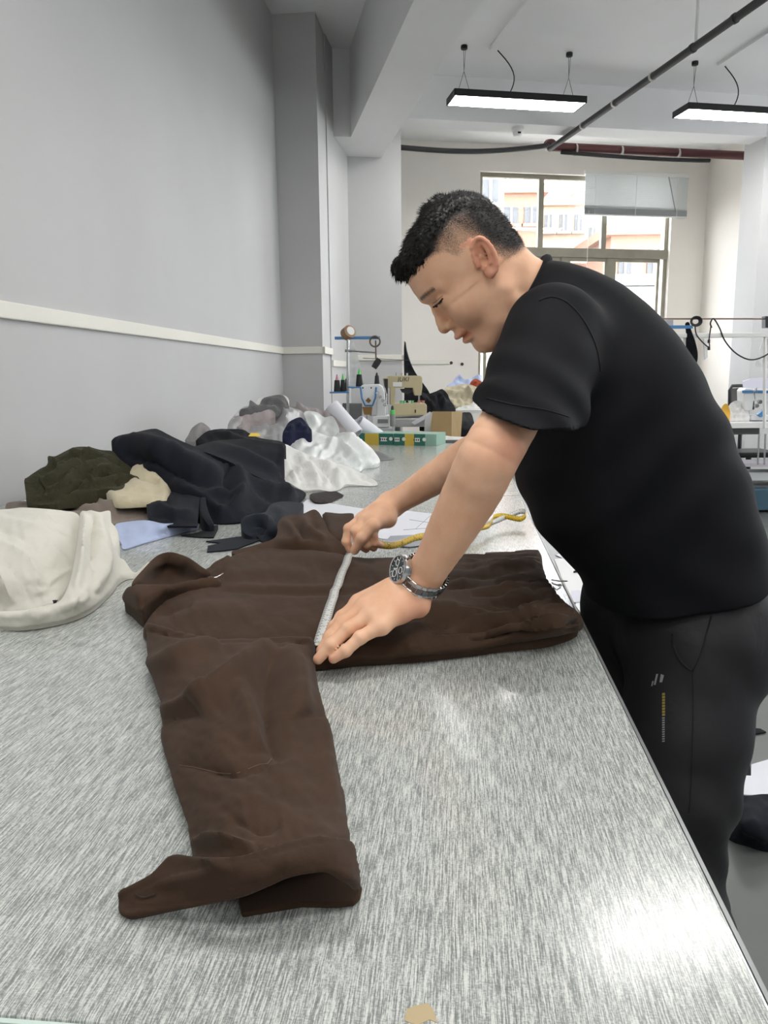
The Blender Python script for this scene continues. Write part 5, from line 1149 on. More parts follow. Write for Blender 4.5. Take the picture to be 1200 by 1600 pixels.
pile('fabric_scrap', [(229, 788, .055), (238, 778, .06), (258, 781, .062), (264, 768, .072), (290, 764, .078), (312, 762, .078), (312, 778, .066), (310, 796, .05), (308, 822, .03), (285, 822, .03), (256, 821, .032), (242, 818, .034), (233, 806, .042)], C_navy, 'navy wool offcut folded over the pale blue shirt', 'scrap', step=3.5, sharp=(5, 8), noise=[(.002, 26)], seed=29, ctrl=[(270, 800, .055)], floor_z=.824,
     folds=[([(232, 795), (250, 790), (275, 800), (304, 798)], .014, 6, 'ridge'), ([(240, 806), (262, 806), (268, 815), (255, 820)], .012, 4, 'crease'), ([(264, 770), (262, 785), (275, 798), (300, 796)], .01, 3, 'crease')], thick=None)
pile('fabric_strip', [(312, 764, .078), (320, 766, .078), (322, 785, .06), (328, 804, .04), (335, 820, .02), (328, 821, .02), (318, 808, .04), (312, 796, .05)], C_navy, 'narrow navy wool strip hanging over the offcut edge', 'scrap', step=3, edge=.002, ew=3, seed=2)
flat('fabric_scrap', [(283, 838), (306, 834.5), (322, 829), (329, 824), (341, 822), (341, 827), (334, 841), (310, 840.5)], .001, C_black, 'small pointed black cloth scrap lying on the table', 'scrap', th=.003)
flat('fabric_scrap', [(322, 847), (345, 844), (370, 840.5), (400, 838), (412, 843), (385, 853), (370, 859), (345, 862), (323.5, 863.5), (325, 854.5), (345, 850)], .001, C_navy2, 'notched slate cloth scrap lying beside the jacket collar', 'scrap', th=.003)
# 5 white garment in the left foreground
wg = thing('garment', onz(80, 900, TZ), 'white jersey garment heaped at the left edge of the table', 'garment')
drape('garment_body', [(-75, 992, .01), (-80, 880, .09), (-75, 806, .11), (-30, 797, .115), (0, 796, .12), (17, 795, .12), (37, 793, .125), (71, 795, .125), (99, 798, .12), (122, 804, .11), (127, 830, .09), (122, 870, .06), (112, 905, .035), (90, 938, .02), (60, 950, .012), (20, 955, .01), (0, 956, .01), (-30, 975, .008)], C_white, ctrl=[(40, 850, .10), (0, 900, .07), (60, 900, .06)],
     folds=[([(-30, 806), (30, 818), (75, 833), (118, 846)], .010, 7, 'sharp'), ([(-20, 838), (20, 860), (48, 886), (62, 930)], .013, 6, 'sharp'), ([(70, 852), (92, 866), (112, 880)], .008, 5, 'sharp'), ([(-30, 872), (0, 900), (22, 944)], .012, 6, 'sharp'), ([(30, 850), (70, 880), (105, 890)], .007, 6, 'crease'),
      ([(0, 868), (32, 905), (48, 945)], .008, 5, 'crease'), ([(60, 800), (85, 820), (116, 830)], .006, 5, 'sharp'), ([(-20, 822), (25, 836), (60, 856)], .006, 5, 'crease'), ([(64, 930), (85, 905), (112, 888)], .008, 5, 'sharp'), ([(10, 800), (40, 806), (80, 812)], .005, 5, 'sharp'), ([(40, 912), (70, 918), (95, 905)], .006, 5, 'crease')],
     parent=wg, step=3.5, ef=10, noise=[(.002, 60), (.0008, 20)], seed=30)
drape('sleeve', [(124, 799, .12), (133, 797, .125), (142, 795, .13), (158, 798, .125), (174, 797, .12), (176, 814, .10), (184, 824, .085), (189, 844, .065), (188, 868, .04), (196, 873, .03), (209, 892, .012), (221, 884, .02), (232, 876, .025), (239, 880, .02), (224, 900, .008), (204, 901, .006), (188, 905, .012), (173, 926, .01), (147, 951, .008), (113, 968, .006), (71, 978, .006), (28, 983, .006), (0, 982, .006), (-60, 985, .006), (-60, 965, .03), (0, 955, .035), (40, 950, .035), (70, 943, .035), (92, 936, .04), (108, 905, .055), (116, 870, .075), (122, 830, .10)], C_white,
     ctrl=[(150, 870, .07), (120, 940, .04), (60, 965, .025)], folds=[([(133, 800), (130, 840), (128, 880), (118, 920)], 0.0204, 6, 'ridge'), ([(160, 800), (160, 840), (165, 880), (150, 925)], 0.0170, 7, 'ridge'), ([(146, 800), (145, 850), (146, 890)], 0.0136, 4, 'crease'), ([(130, 930), (120, 950), (118, 962)], 0.0136, 4, 'crease'), ([(0, 962), (60, 960), (110, 945), (140, 930)], 0.0102, 6, 'ridge')]+rf(8, (130, 810, 180, 900), 1.5, .2, (25, 50), (.003, .006), (2.5, 5), 6),
     parent=wg, step=3.2, ef=12, noise=[(.002, 40)], seed=31, edge=.004, ew=5)
b = MB(); k_ = onz(86, 940, TZ+.052)
for d_ in ((.004, 0, .002), (-.004, .002, .001), (.002, -.003, .003), (-.002, -.002, -.002)): b.cyl(k_, k_+np.array(d_), .0012, n=6)
b.sphere(k_, .0028, 6); b.build('thread_knot', plain('black_thread', (25, 25, 28), .8), wg)
# ------------------------------------------------------------------ overhead pipes, detector, blind
M_pipe = plain('dark_pipe', (40, 39, 42), .5); M_red = plain('dark_red_pipe', (88, 42, 44), .5); M_tie = plain('cable_tie', (200, 196, 190), .6); M_whitep = plain('white_plastic', (232, 232, 230), .4)
zp = 3.555
pa, pb_ = onz(1215, -18, zp), onz(860, 232, zp)
o = thing('pipe', pb_, 'dark pipe with bundled cable running diagonally below the ceiling', 'pipe')
dp = (pb_-pa)/np.linalg.norm(pb_-pa); sp = np.cross(dp, Z)
b = MB(); b.cyl(pa, pb_+dp*.02, .028, n=14); b.build('pipe_run', M_pipe, o, smooth='auto')
b = MB(); b.cyl(pa+sp*.03+Z*.02, pb_+sp*.03+Z*.02, .02, n=10); b.build('conduit', M_red, o, smooth='auto')
for u in (.12, .26, .42, .60, .78):
    c = pa+(pb_-pa)*u; b = MB(); b.cyl(c-dp*.012, c+dp*.012, .034, n=14); b.build('coupling' if u < .3 else 'tie', M_pipe if u < .3 else M_tie, o, smooth='auto')
c = pa+(pb_-pa)*.25; b = MB(); b.cyl(c, np.array([c[0], c[1], HC]), .012, n=8); b.build('hanger_rod', M_whitep, o)
ra, rb = onplane(858, 229, T2, 8.35), onplane(1186, 240, T2, 8.35); rb = rb*1.0; rb[2] = ra[2]
o = thing('pipe', ra, 'dark red pipe running in front of the window wall', 'pipe')
b = MB(); b.cyl(ra, rb+N2*.02, .045, n=14); b.build('pipe_run', M_red, o, smooth='auto')
b = MB(); b.cyl(ra-T2*.06, ra+T2*.02+Z*.02, .06, n=14); b.build('elbow', M_red, o, smooth='auto')
cb = [ra+(rb-ra)*u-Z*(.055+.03*math.sin(u*3))-T2*.03 for u in np.linspace(.05, .75, 14)]
b = MB(); b.tube(cb, .022, 8); b.build('cable', M_cable, o, smooth=True)
for u in (.12, .33, .6): c = ra+(rb-ra)*u; b = MB(); b.lathe([(.062, -.008), (.062, .008)], c-Z*.02, N2, 16); b.build('tie', M_tie, o)
l0 = onplane(622, 230, T2, 7.9); l1 = ra-T2*.05
b = MB(); b.tube([l0+(l1-l0)*u-Z*.05*math.sin(u*math.pi) for u in np.linspace(0, 1, 16)], .026, 8); tag(b.build('cable_hose', M_cable, smooth=True), 'thick black cable sagging between column and red pipe', 'cable')
sd_ = onz(809, 199, 3.61)
o = thing('smoke_detector', sd_, 'round white smoke detector under the cross beam', 'smoke detector')
b = MB(); b.lathe([(.06, 0), (.062, -.03), (.05, -.045)], sd_); b.build('base', M_whitep, o, smooth='auto')
b = MB(); b.lathe([(.045, -.04), (.048, -.06), (.035, -.085), (.01, -.09)], sd_); b.build('sensor_cap', M_whitep, o, smooth='auto')
b = MB(); b.box(sd_-Z*.06-T2*.047, (.03, .01, .015), (N2, T2, Z)); b.build('led_slot', M_black, o)
tb = TF-.05
B0 = onplane(914, 266, T2, tb); B1 = onplane(1077, 272, T2, tb); bn0, bn1 = B0@N2, B1@N2; bz1 = (B0[2]+B1[2])/2; bz0 = onplane(914, 336, T2, tb)[2]
M_slat = plain('blind_slat', (222, 225, 225), .45); M_slat2 = plain('blind_rail', (150, 154, 156), .45)
o = thing('window_blind', rw((bn0+bn1)/2, tb, bz0), 'grey venetian blind half lowered over the window', 'blind')
b = MB(); b.span((bn0, tb-.02, bz1-.05), (bn1, tb+.025, bz1), rw); b.build('head_rail', M_whitep, o, bevel=.004)
ns = 17; sm = None; zt, zbm = bz1-.065, bz0+.105
for k in range(ns):
    zz = zt+(zbm-zt)*k/(ns-1)
    if sm is None:
        b = MB(); ax2 = (N2, T2*math.cos(1.0)+Z*math.sin(-1.0), np.cross(N2, T2*math.cos(1.0)+Z*math.sin(-1.0))); b.box(rw((bn0+bn1)/2, tb, zz), (bn1-bn0-.02, .034, .0016), ax2); sm = b.build('slat', M_slat, o); z_first = zz
    else:
        c = sm.copy(); COL.objects.link(c); c.location = sm.location+Vector((0, 0, zz-z_first))
b = MB(); b.span((bn0+.005, tb-.015, bz0+.012), (bn1-.01, tb+.02, bz0+.088), rw); b.build('stacked_slats', M_slat2, o, bevel=.003)
b = MB(); b.span((bn0+.005, tb-.018, bz0), (bn1-.01, tb+.022, bz0+.014), rw); b.build('bottom_rail', M_slat, o)
for n_ in (bn0+.14, (bn0+bn1)/2-.02, bn1-.16):
    b = MB(); b.cyl(rw(n_, tb-.022, bz1-.03), rw(n_, tb-.022, bz0), .004, n=6); b.build('ladder_cord', M_whitep, o)
b = MB(); b.cyl(rw(bn0+.06, tb-.025, bz0+.05), rw(bn0+.06, tb-.025, bz0-1.0), .003, n=6); b.build('pull_cord', M_whitep, o)
b = MB(); b.tube([rw(bn1-.30+.12*u, tb-.03, bz1-.05-.42*u) for u in np.linspace(0, 1, 5)], .006, 6); b.build('tilt_wand', M_slat2, o)

# ------------------------------------------------------------------ outside
o_glass = plain('facade_window', (72, 76, 80), .3); M_fw = plain('facade_white', (150, 148, 143), .8, var=.04); M_fs = plain('facade_salmon', (160, 122, 102), .8, var=.05); M_fc = plain('facade_cream', (156, 144, 126), .8, var=.05); M_roofm = plain('metal_roof', (150, 156, 164), .5); M_leaf = plain('foliage', (110, 116, 88), .8, var=.3, vscale=8)
def facade(name, x0, x1, y0, y1, Y, depth, mat, label, cols, rows, wx=.55, wy=.5, extra=None):
    a = aty(x0, y0, Y); c = aty(x1, y1, Y); o = thing(name, (a[0], Y, min(a[2], c[2])), label, 'building')
    X0, X1, Z1, Z0 = min(a[0], c[0]), max(a[0], c[0]), a[2], c[2]; o.location.z = -5.9
    b = MB(); b.box(((X0+X1)/2, Y+depth/2, (-5.9+Z1)/2), (X1-X0, depth, Z1+5.9)); b.build('wall', mat, o)
    b = MB(); b.box(((X0+X1)/2, Y+depth/2-.1, Z1+.15), (X1-X0+.5, depth+.5, .35)); b.build('parapet', mat, o)
    for i in range(cols):
        for j in range(rows):
            cw, chh = (X1-X0)/cols, (Z1-Z0)/rows; cx, cz = X0+cw*(i+.5), Z0+chh*(j+.5)
            b = MB(); b.box((cx, Y-.03, cz), (cw*wx, .12, chh*wy)); wn = b.build('window', o_glass, o)
            b = MB(); b.box((cx, Y-.18, cz-chh*wy/2-.05), (cw*wx+.3, .3, .12)); b.build('sill', mat, wn)
            b = MB(); b.box((cx, Y-.11, cz), (.08, .06, chh*wy)); b.build('glazing_bar', M_fw, wn)
    return o
facade('apartment_block', 700, 782, 262, 640, 24, 9, M_fw, 'white apartment block at the left of the window view', 2, 5)
facade('apartment_block', 783, 838, 303, 640, 33, 8, M_fs, 'salmon flat-topped apartment block beyond the white one', 2, 5, .7, .4)
facade('apartment_block', 845, 905, 322, 640, 40, 8, M_fc, 'cream apartment block in the middle of the window view', 3, 6, .5, .5)
facade('apartment_block', 900, 958, 300, 640, 46, 8, M_fw, 'tall white apartment block seen under the blind', 4, 8, .5, .5)
facade('apartment_block', 955, 1085, 368, 455, 30, 7, M_fs, 'salmon building with framed windows at the right of the window view', 3, 1, .45, .5)
rA, rB = aty(950, 436, 22), aty(1090, 428, 22); b = MB(); b.box(((rA[0]+rB[0])/2, 25, rA[2]), (rB[0]-rA[0], 6, .25)); shd = thing('shed', (rA[0], 22, -5.9), 'pale metal roofed shed below the salmon building', 'shed'); b.build('roof', M_roofm, shd); b = MB(); b.box(((rA[0]+rB[0])/2, 25, (rA[2]-6)/2), (rB[0]-rA[0]-.5, 5, rA[2]+5.7)); b.build('wall', M_fw, shd)
g_ = aty(1000, 600, 22)[2]
for k, x in enumerate((966, 1006, 1046)):
    p = aty(x, 429, 25); p[2] = rA[2]+.26; b = MB()
    for j in range(14): b.sphere(p+np.clip(rng.normal(0, .16, 3), -.3, .3)*np.array([1.2, .6, .5]), rng.uniform(.10, .16), 5)
    tag(b.build('shrub', M_leaf, smooth=True), ['left', 'middle', 'right'][k]+' green rooftop shrub outside the window', 'shrub', 'rooftop shrubs')
for k in range(7):
    x = 1008+k*5; p0, p1 = aty(x, 465, 20), aty(x, 500, 20); b = MB(); b.cyl(p0, p1, .05, n=6); 
    if k == 0:
        rl = thing('railing', p1, 'white railing outside the lower right pane', 'railing')
    b.build('baluster', M_fw, rl)
b = MB(); b.cyl(aty(1004, 466, 20), aty(1044, 464, 20), .06, n=6); b.build('top_rail', M_fw, rl); q_ = aty(1024, 500, 20); b = MB(); b.box((q_[0], 20.3, (q_[2]-5.9)/2), (1.4, .8, q_[2]+5.9)); b.build('terrace_wall', M_fw, rl)
b = MB(); b.box((0, 40, -6), (90, 60, .2)); struct(b.build('street_ground', plain('pale_ground', (190, 188, 182), .9)), 'pale ground outside')

# ------------------------------------------------------------------ things on the far end of the table
M_green = plain('carton_green', (44, 112, 98), .45); M_yel = plain('carton_yellow', (206, 178, 72), .45); M_pgr = plain('carton_pale_green', (140, 176, 160), .4); M_lab = plain('carton_label', (225, 228, 222), .5)
def carton(x0, x1, y, label, segs):
    a = onz(x0, y, TZ); c = onz(x1, y+1.5, TZ); e = (c-a)/np.linalg.norm(c-a); L = np.linalg.norm(c-a); d = np.cross(Z, e); h = .068; W_ = .20
    o = thing('carton', a+e*L/2, label, 'box', 'flat green and yellow cartons')
    b = MB(); b.box(a+e*L/2+d*W_/2+Z*h/2, (L-.002, W_, h-.002), (e, d, Z)); b.build('carton_body', M_pgr, o)
    for u0, u1, m_, nm in segs:
        b = MB(); b.box(a+e*L*(u0+u1)/2-d*.001+Z*h/2, (L*(u1-u0), .003, h), (e, d, Z)); pn = b.build('front_panel', m_, o)
        if nm:
            b = MB(); b.box(a+e*L*((u0+u1)/2-.05)-d*.003+Z*h*.5, (L*(u1-u0)*.45, .002, h*.34), (e, d, Z)); lb = b.build('label', M_lab, pn)
            b = MB(); b.lathe([(.011, -.001), (.011, .001)], a+e*L*((u0+u1)/2+.11)-d*.004+Z*h*.55, d, 14); b.build('round_mark', M_lab, pn)
            for j in range(4): b = MB(); b.box(a+e*(L*((u0+u1)/2-.05)+(j-1.5)*.013)-d*.0045+Z*h*.5, (.007, .001, .010), (e, d, Z)); b.build('print_mark', M_ink, lb)
    b = MB(); b.box(a+e*L/2+d*W_/2+Z*(h+.0005), (L*.98, W_*.98, .002), (e, d, Z)); b.build('lid', M_pgr, o, bevel=.0005)
    return o
carton(546, 614.5, 694, 'green and yellow carton nearest the paper rolls', [(.0, .36, M_green, None), (.36, .68, M_yel, None), (.68, 1, M_green, 'x')])
carton(615.5, 682, 695.5, 'green and yellow carton between the paper-roll carton and the rolled white cloth', [(.0, .26, M_green, 'x'), (.26, .48, M_yel, None), (.48, .74, M_green, 'x'), (.74, 1, M_pgr, None)])
def proll(p0, p1, r, label):
    ax = (p1-p0)/np.linalg.norm(p1-p0); o = thing('paper_roll', p1, label, 'paper roll', 'white pattern paper rolls')
    b = MB(); b.lathe([(r*.8, 0), (r, 0), (r, np.linalg.norm(p1-p0)), (r*.8, np.linalg.norm(p1-p0))], p0, ax, 24, caps=False); b.lathe([(r*.8, 0), (r*.8, np.linalg.norm(p1-p0))], p0, ax, 24, caps=False); b.build('outer_sheet', M_paper, o, smooth='auto')
    sp = []
    for u in np.linspace(0, 1, 20): sp.append(p0+ax*.002)
    b = MB(); b.lathe([(r*.45, 0.004), (r*.5, .002), (r*.5, np.linalg.norm(p1-p0)-.01)], p0, ax, 20, caps=False); b.build('inner_coil', M_paper, o, smooth='auto')
    return o
proll(aty(518, 636, 4.62), aty(556, 680, 4.55), .052, 'white paper roll standing tilted, left of two')
proll(aty(559, 660, 4.72), aty(592, 684, 4.78), .048, 'white paper roll with an open edge, right of two')
pile('cloth_roll', [(676, 690, 4.9), (679, 680, 5.0), (690, 678, 5.0), (705, 680, 5.0), (730, 681, 5.05), (752, 684, 5.05), (750, 692, 5.0), (720, 691, 4.95), (700, 690, 4.95), (690, 691, 4.92), (688, 697, 4.85), (679, 697, 4.82)], C_white2, 'white cloth roll beside the cartons, near the elbow', 'cloth', kind='y', step=3, edge=.01, ew=4, floor_z=TZ)
pile('cloth', [(686, 697, 4.8), (690, 690, 4.9), (715, 691, 4.9), (740, 693, 4.9), (735, 700, 4.7), (700, 700, 4.72)], C_black, 'black folded cloth under the white cloth roll', 'cloth', kind='y', step=3, edge=.006, ew=3)

# ------------------------------------------------------------------ far sewing corner (left)
M_mw = plain('machine_white', (222, 224, 224), .3); M_mb = plain('machine_blue', (74, 128, 180), .35); M_bg = plain('machine_beige', (196, 184, 148), .4, var=.04); M_dk = plain('machine_dark', (44, 44, 46), .45); M_top = plain('sewing_table_top', (168, 170, 170), .4); M_grey = plain('grey_panel', (122, 122, 122), .5); M_chrome = plain('chrome', (200, 200, 202), .2, 1.0); M_cone = plain('black_thread_cone', (40, 42, 42), .7); M_cg = plain('green_cone_tip', (92, 200, 96), .5); M_cp = plain('pink_cone_tip', (206, 150, 160), .5)
EX = np.array([1., 0, 0]); EY = np.array([0, 1., 0])
def plate(px, Y, depth):      # polygon in the vertical plane at Y extruded away from the camera
    pts = [aty(x, y, Y) for x, y in px]; b = MB(); b.prism([(p[0], p[2]) for p in pts], (0, Y, 0), EX, Z, EY, depth); return b
def part(b, name, mat, parent, **kw): return b.build(name, mat, parent, **kw)
def P(x, y, Y): return aty(x, y, Y)
zst = aty(640, 655, 6.0)[2]
st1 = table('sewing_table', aty(520, 650, 5.75)[0]+0, aty(612, 650, 5.75)[0], 5.6, 6.15, aty(590, 668, 5.75)[2], 'grey sewing table under the white and blue overlock machine', M_top, fr=lambda n, t, z: np.array([n, t, z]), cat='table', edge=M_top)
zt1 = aty(590, 668, 5.75)[2]
ov = thing('sewing_machine', P(588, 668, 5.75), 'white overlock machine with blue trim on the far sewing table', 'sewing machine')
Y1 = 5.72
part(plate([(562, 606), (566, 601), (592, 600), (598, 604), (601, 612), (604, 652), (588, 652), (588, 628), (583, 635), (570, 635), (565, 622)], Y1, .22), 'arm_head', M_mw, ov, bevel=.01)
part(plate([(582, 650), (609, 650), (609, 668), (582, 668)], Y1-.02, .26), 'machine_bed', M_mw, ov, bevel=.008)
b = MB(); b.tube([P(563.5, 605, Y1-.005), P(565.5, 622, Y1-.005), P(570.5, 633.5, Y1-.005), P(582, 633.5, Y1-.005), P(586.5, 622, Y1-.005), P(588, 605, Y1-.005)], .007, 8); part(b, 'blue_outline', M_mb, ov, smooth=True)
part(plate([(571, 626), (575.5, 621), (580, 626), (576, 630)], Y1-.008, .008), 'emblem', plain('emblem_brown', (120, 84, 56), .5), ov)
for x in (567, 580): b = MB(); b.sphere(P(x, 606, Y1), .006, 6); part(b, 'screw', M_dk, ov)
b = MB(); b.cyl(P(573, 634, Y1+.05), P(573, 656, Y1+.05), .006, n=8); b.cyl(P(579, 634, Y1+.05), P(579, 650, Y1+.05), .01, n=8); part(b, 'needle_bar', M_chrome, ov, smooth='auto')
part(plate([(566, 636), (582, 636), (580, 648), (569, 648)], Y1+.03, .05), 'looper_housing', plain('brass_part', (150, 116, 72), .4, .6), ov)
for k, x in enumerate((590, 594, 598, 601)):
    b = MB(); b.lathe([(.012, 0), (.014, .01), (.012, .022)], P(x, 614+k*6, Y1-.03), -EY, 12); part(b, 'tension_dial', M_chrome, ov, smooth='auto')
b = MB(); b.tube([P(601, 606, Y1), P(604, 616, Y1-.02), P(604, 648, Y1-.02)], .005, 6); part(b, 'thread_guide', M_chrome, ov)
part(plate([(590, 655), (606, 655), (606, 661), (590, 661)], Y1-.03, .01), 'looper_cover', M_grey, ov)
# thread stand
YS = 5.95
ts_ = thing('thread_stand', P(543, 650, YS), 'blue topped thread stand holding black thread cones', 'thread stand')
b = MB(); b.cyl(P(543.5, 528, YS), P(543.5, 650, YS), .011, n=12); part(b, 'pole', M_chrome, ts_, smooth='auto')
b = MB(); a, c = P(523, 528.5, YS), P(594, 527.5, YS); b.box((a+c)/2, (c[0]-a[0], .02, .022)); part(b, 'top_bar', M_mb, ts_, bevel=.003)
b = MB(); a, c = P(539, 548, YS), P(587, 551, YS); b.cyl(a, c, .006, n=8); b.cyl(P(539, 548, YS), P(550, 548.5, YS), .011, n=8); part(b, 'guide_arm', M_chrome, ts_, smooth='auto')
b = MB(); c = P(586, 533.5, YS-.02); b.tube([c+.038*(EX*math.cos(t_)+Z*math.sin(t_)) for t_ in np.linspace(0, 2*math.pi, 28, endpoint=False)], .007, 8, closed=True); part(b, 'ring_eyelet', plain('ring_bronze', (110, 98, 84), .4, .6), ts_, smooth=True)
b = MB(); b.cyl(P(587, 532, YS), P(587.5, 560, YS), .006, n=8); part(b, 'drop_rod', plain('ring_bronze', (110, 98, 84), .4, .6), ts_)
b = MB(); b.cyl(P(567, 559.5, YS), P(640, 563, YS), .0025, n=6); part(b, 'thread_wire', M_dk, ts_)
b = MB(); b.tube([P(593, 561, YS-.03), P(589, 567, YS-.03), P(584, 575, YS-.03)], [.022, .026, .022], 10); part(b, 'sponge_pad', M_dk, ts_, smooth='auto')
for (xa, xb, yy) in ((516, 546, 613), (545, 568, 605)):
    b = MB(); a, c = P(xa, yy, YS-.03), P(xb, yy, YS-.03); b.box((a+c)/2, (c[0]-a[0], .14, .012)); part(b, 'cone_tray', M_mb, ts_, bevel=.003)
def cone(x, yb, yt, r, Y, tip, label, ytip):
    p0, p1, p2 = P(x, yb, Y), P(x, yt, Y), P(x, ytip, Y); o = thing('thread_cone', p0, label, 'thread cone', 'thread cones on the stand'); hgt = p1[2]-p0[2]
    b = MB(); b.lathe([(r*.96, 0), (r, .006), (r*.72, hgt)], p0, Z, 18); part(b, 'thread_winding', M_cone, o, smooth='auto')
    b = MB(); b.lathe([(r*.5, hgt), (r*.42, hgt+.012), (r*.16, p2[2]-p0[2])], p0, Z, 12); part(b, 'cone_tip', tip, o, smooth='auto')
cone(527, 612.5, 594, .027, YS-.05, M_cp, 'black thread cone with a pink tip, leftmost on the stand', 585)
cone(536, 612, 593.5, .021, YS-.03, M_cg, 'black thread cone with a green tip beside the pink tipped one', 584)
cone(542.5, 611, 592, .018, YS+.03, M_cg, 'black thread cone half hidden behind the stand pole', 588)
cone(561.5, 604, 585, .027, YS-.03, M_cg, 'black thread cone with a green tip on the higher blue tray', 577)
cone(589, 601, 587, .02, YS-.05, M_dk, 'brown black thread cone standing on the overlock machine', 582)
b = MB(); c = P(544, 520, YS); b.lathe([(.034, -.035), (.05, -.03), (.05, .0), (.05, .03), (.034, .035)], c, EX*.55-EY*.75+Z*.35, 20); o = tag(b.build('tape_roll', plain('brown_tape', (150, 118, 88), .45), smooth='auto'), 'brown tape roll lying on the blue stand bar', 'tape roll')
b = MB(); b.lathe([(.033, -.038), (.033, .038)], c, EX*.55-EY*.75+Z*.35, 16); b.build('tape_core', M_whitep, o)
M_clear = plain('clear_plastic', (232, 234, 232), .3, alpha=.45, bump=.5, bscale=30)
bg_ = drape('plastic_bag', [(547, 531, 6.05), (552, 534, 6.05), (557, 550, 6.02), (562, 570, 6.0), (567, 592, 6.0), (568, 605, 6.0), (556, 606, 6.0), (546, 606, 6.02), (545, 580, 6.05), (545, 555, 6.05)], M_clear, kind='y', step=4, thick=.006, floor_z=.8, noise=[(.01, 12)], seed=4, folds=[([(550, 535), (554, 565), (558, 600)], .015, 3, 'ridge')])
tag(bg_, 'clear plastic bag hanging from the thread stand', 'plastic bag')
b = plate([(535, 630), (566, 630), (566, 655), (535, 655)], 6.05, .03); tag(b.build('control_box', M_grey, bevel=.006), 'grey control box behind the tilted paper roll', 'control box')
o = thing('spray_bottle', P(613, 666, 5.66), 'grey oil bottle with a green cap beside the machines', 'bottle'); p0 = P(613.5, 666, 5.66)
b = MB(); b.lathe([(.019, 0), (.02, .02), (.02, .085), (.014, .10)], p0, Z, 16); part(b, 'bottle_body', plain('bottle_grey', (130, 134, 128), .4), o, smooth='auto')
b = MB(); b.lathe([(.019, .088), (.017, .115), (.009, .12)], p0, Z, 14); part(b, 'bottle_shoulder', M_cg, o, smooth='auto')
b = MB(); b.lathe([(.011, .118), (.011, .14), (.004, .15)], p0, Z, 12); part(b, 'bottle_cap', plain('dark_green', (24, 60, 44), .5), o, smooth='auto')
# beige buttonhole machine on its own table
Y2 = 6.35
st2 = table('sewing_table', P(606, 652, 6.2)[0], P(700, 652, 6.2)[0], 6.1, 6.7, P(650, 655, 6.1)[2], 'grey sewing table under the beige buttonhole machine', M_top, fr=lambda n, t, z: np.array([n, t, z]), edge=M_top, th=.06)
bm_ = thing('sewing_machine', P(640, 653, Y2), 'beige buttonhole machine with an open arm', 'sewing machine')
part(plate([(598, 591), (606, 589), (606, 587), (657, 587), (660, 590), (660, 605), (658, 618), (648, 618), (645, 606), (608, 606), (600, 604)], Y2, .16), 'machine_arm', M_bg, bm_, bevel=.008)
part(plate([(609, 604), (618, 604), (617, 632), (609, 632)], Y2, .16), 'machine_column', M_bg, bm_, bevel=.006)
part(plate([(612, 631), (664, 630), (667, 633), (667, 649), (614, 650)], Y2-.04, .24), 'machine_base', M_bg, bm_, bevel=.008)
part(plate([(614, 597), (628, 597), (628, 604), (614, 604)], Y2-.004, .004), 'label_plate', M_whitep, bm_)
cu = bpy.data.curves.new('brand_text', 'FONT'); cu.body = 'JUKI'; cu.size = .05; cu.shear = .2; tmp = bpy.data.objects.new('t', cu); COL.objects.link(tmp); dg = bpy.context.evaluated_depsgraph_get(); me = bpy.data.meshes.new_from_object(tmp.evaluated_get(dg)); bpy.data.objects.remove(tmp)
me.materials.clear(); me.materials.append(M_dk); to = bpy.data.objects.new('lettering', me); COL.objects.link(to); pt = P(621, 596, Y2-.003); to.matrix_world = Matrix(((1, 0, 0, pt[0]), (0, 0, -1, pt[1]), (0, 1, 0, pt[2]), (0, 0, 0, 1))); mw = to.matrix_world.copy(); to.parent = bm_; to.matrix_parent_inverse = Matrix.Translation(-Vector(bm_.location)); to.matrix_world = mw
part(plate([(625, 608), (645, 606), (645, 612), (636, 616), (628, 613)], Y2+.03, .08), 'clamp_mechanism', M_dk, bm_)
b = MB(); b.cyl(P(655, 617, Y2+.08), P(655, 629, Y2+.08), .008, n=8); part(b, 'needle_bar', M_chrome, bm_)
part(plate([(600, 592), (606, 592), (606, 632), (603, 632)], Y2-.02, .05), 'tension_unit', M_dk, bm_)
part(plate([(648, 640), (650, 640), (650, 645), (648, 645)], Y2-.045, .006), 'slot', M_dk, bm_)
for x in (619, 627, 636): b = MB(); b.cyl(P(x, 588, Y2+.05), P(x, 583-(x % 3), Y2+.05), .008, n=8); part(b, 'oil_cap', M_chrome, bm_)
spm = [plain('bobbin_green', (128, 196, 140), .5), plain('bobbin_white', (222, 226, 216), .5), plain('bobbin_pink', (196, 140, 134), .5)]
for k, x in enumerate((627, 632, 640, 644, 655, 661)):
    b = MB(); p0 = P(x, 630.5, Y2+.0); b.lathe([(.018, 0), (.012, .004), (.012, .02), (.018, .024)], p0, Z, 12); tag(b.build('bobbin', spm[0 if k in (0, 1, 3) else 1 if k == 2 else 2], smooth='auto'), ['pale green bobbin furthest left on the beige machine base', 'second pale green bobbin from the left on the beige base', 'white bobbin between green ones on the beige base', 'pale green bobbin right of the white one', 'pink bobbin under the beige machine needle', 'pink bobbin at the right end of the beige base'][k], 'bobbin', 'bobbins on the beige machine')
flatp = plate([(643, 660), (672, 643), (677, 648), (648, 664)], 6.05, .004); tag(flatp.build('paper_sheet', M_paper), 'white paper hanging over the sewing table edge', 'paper')
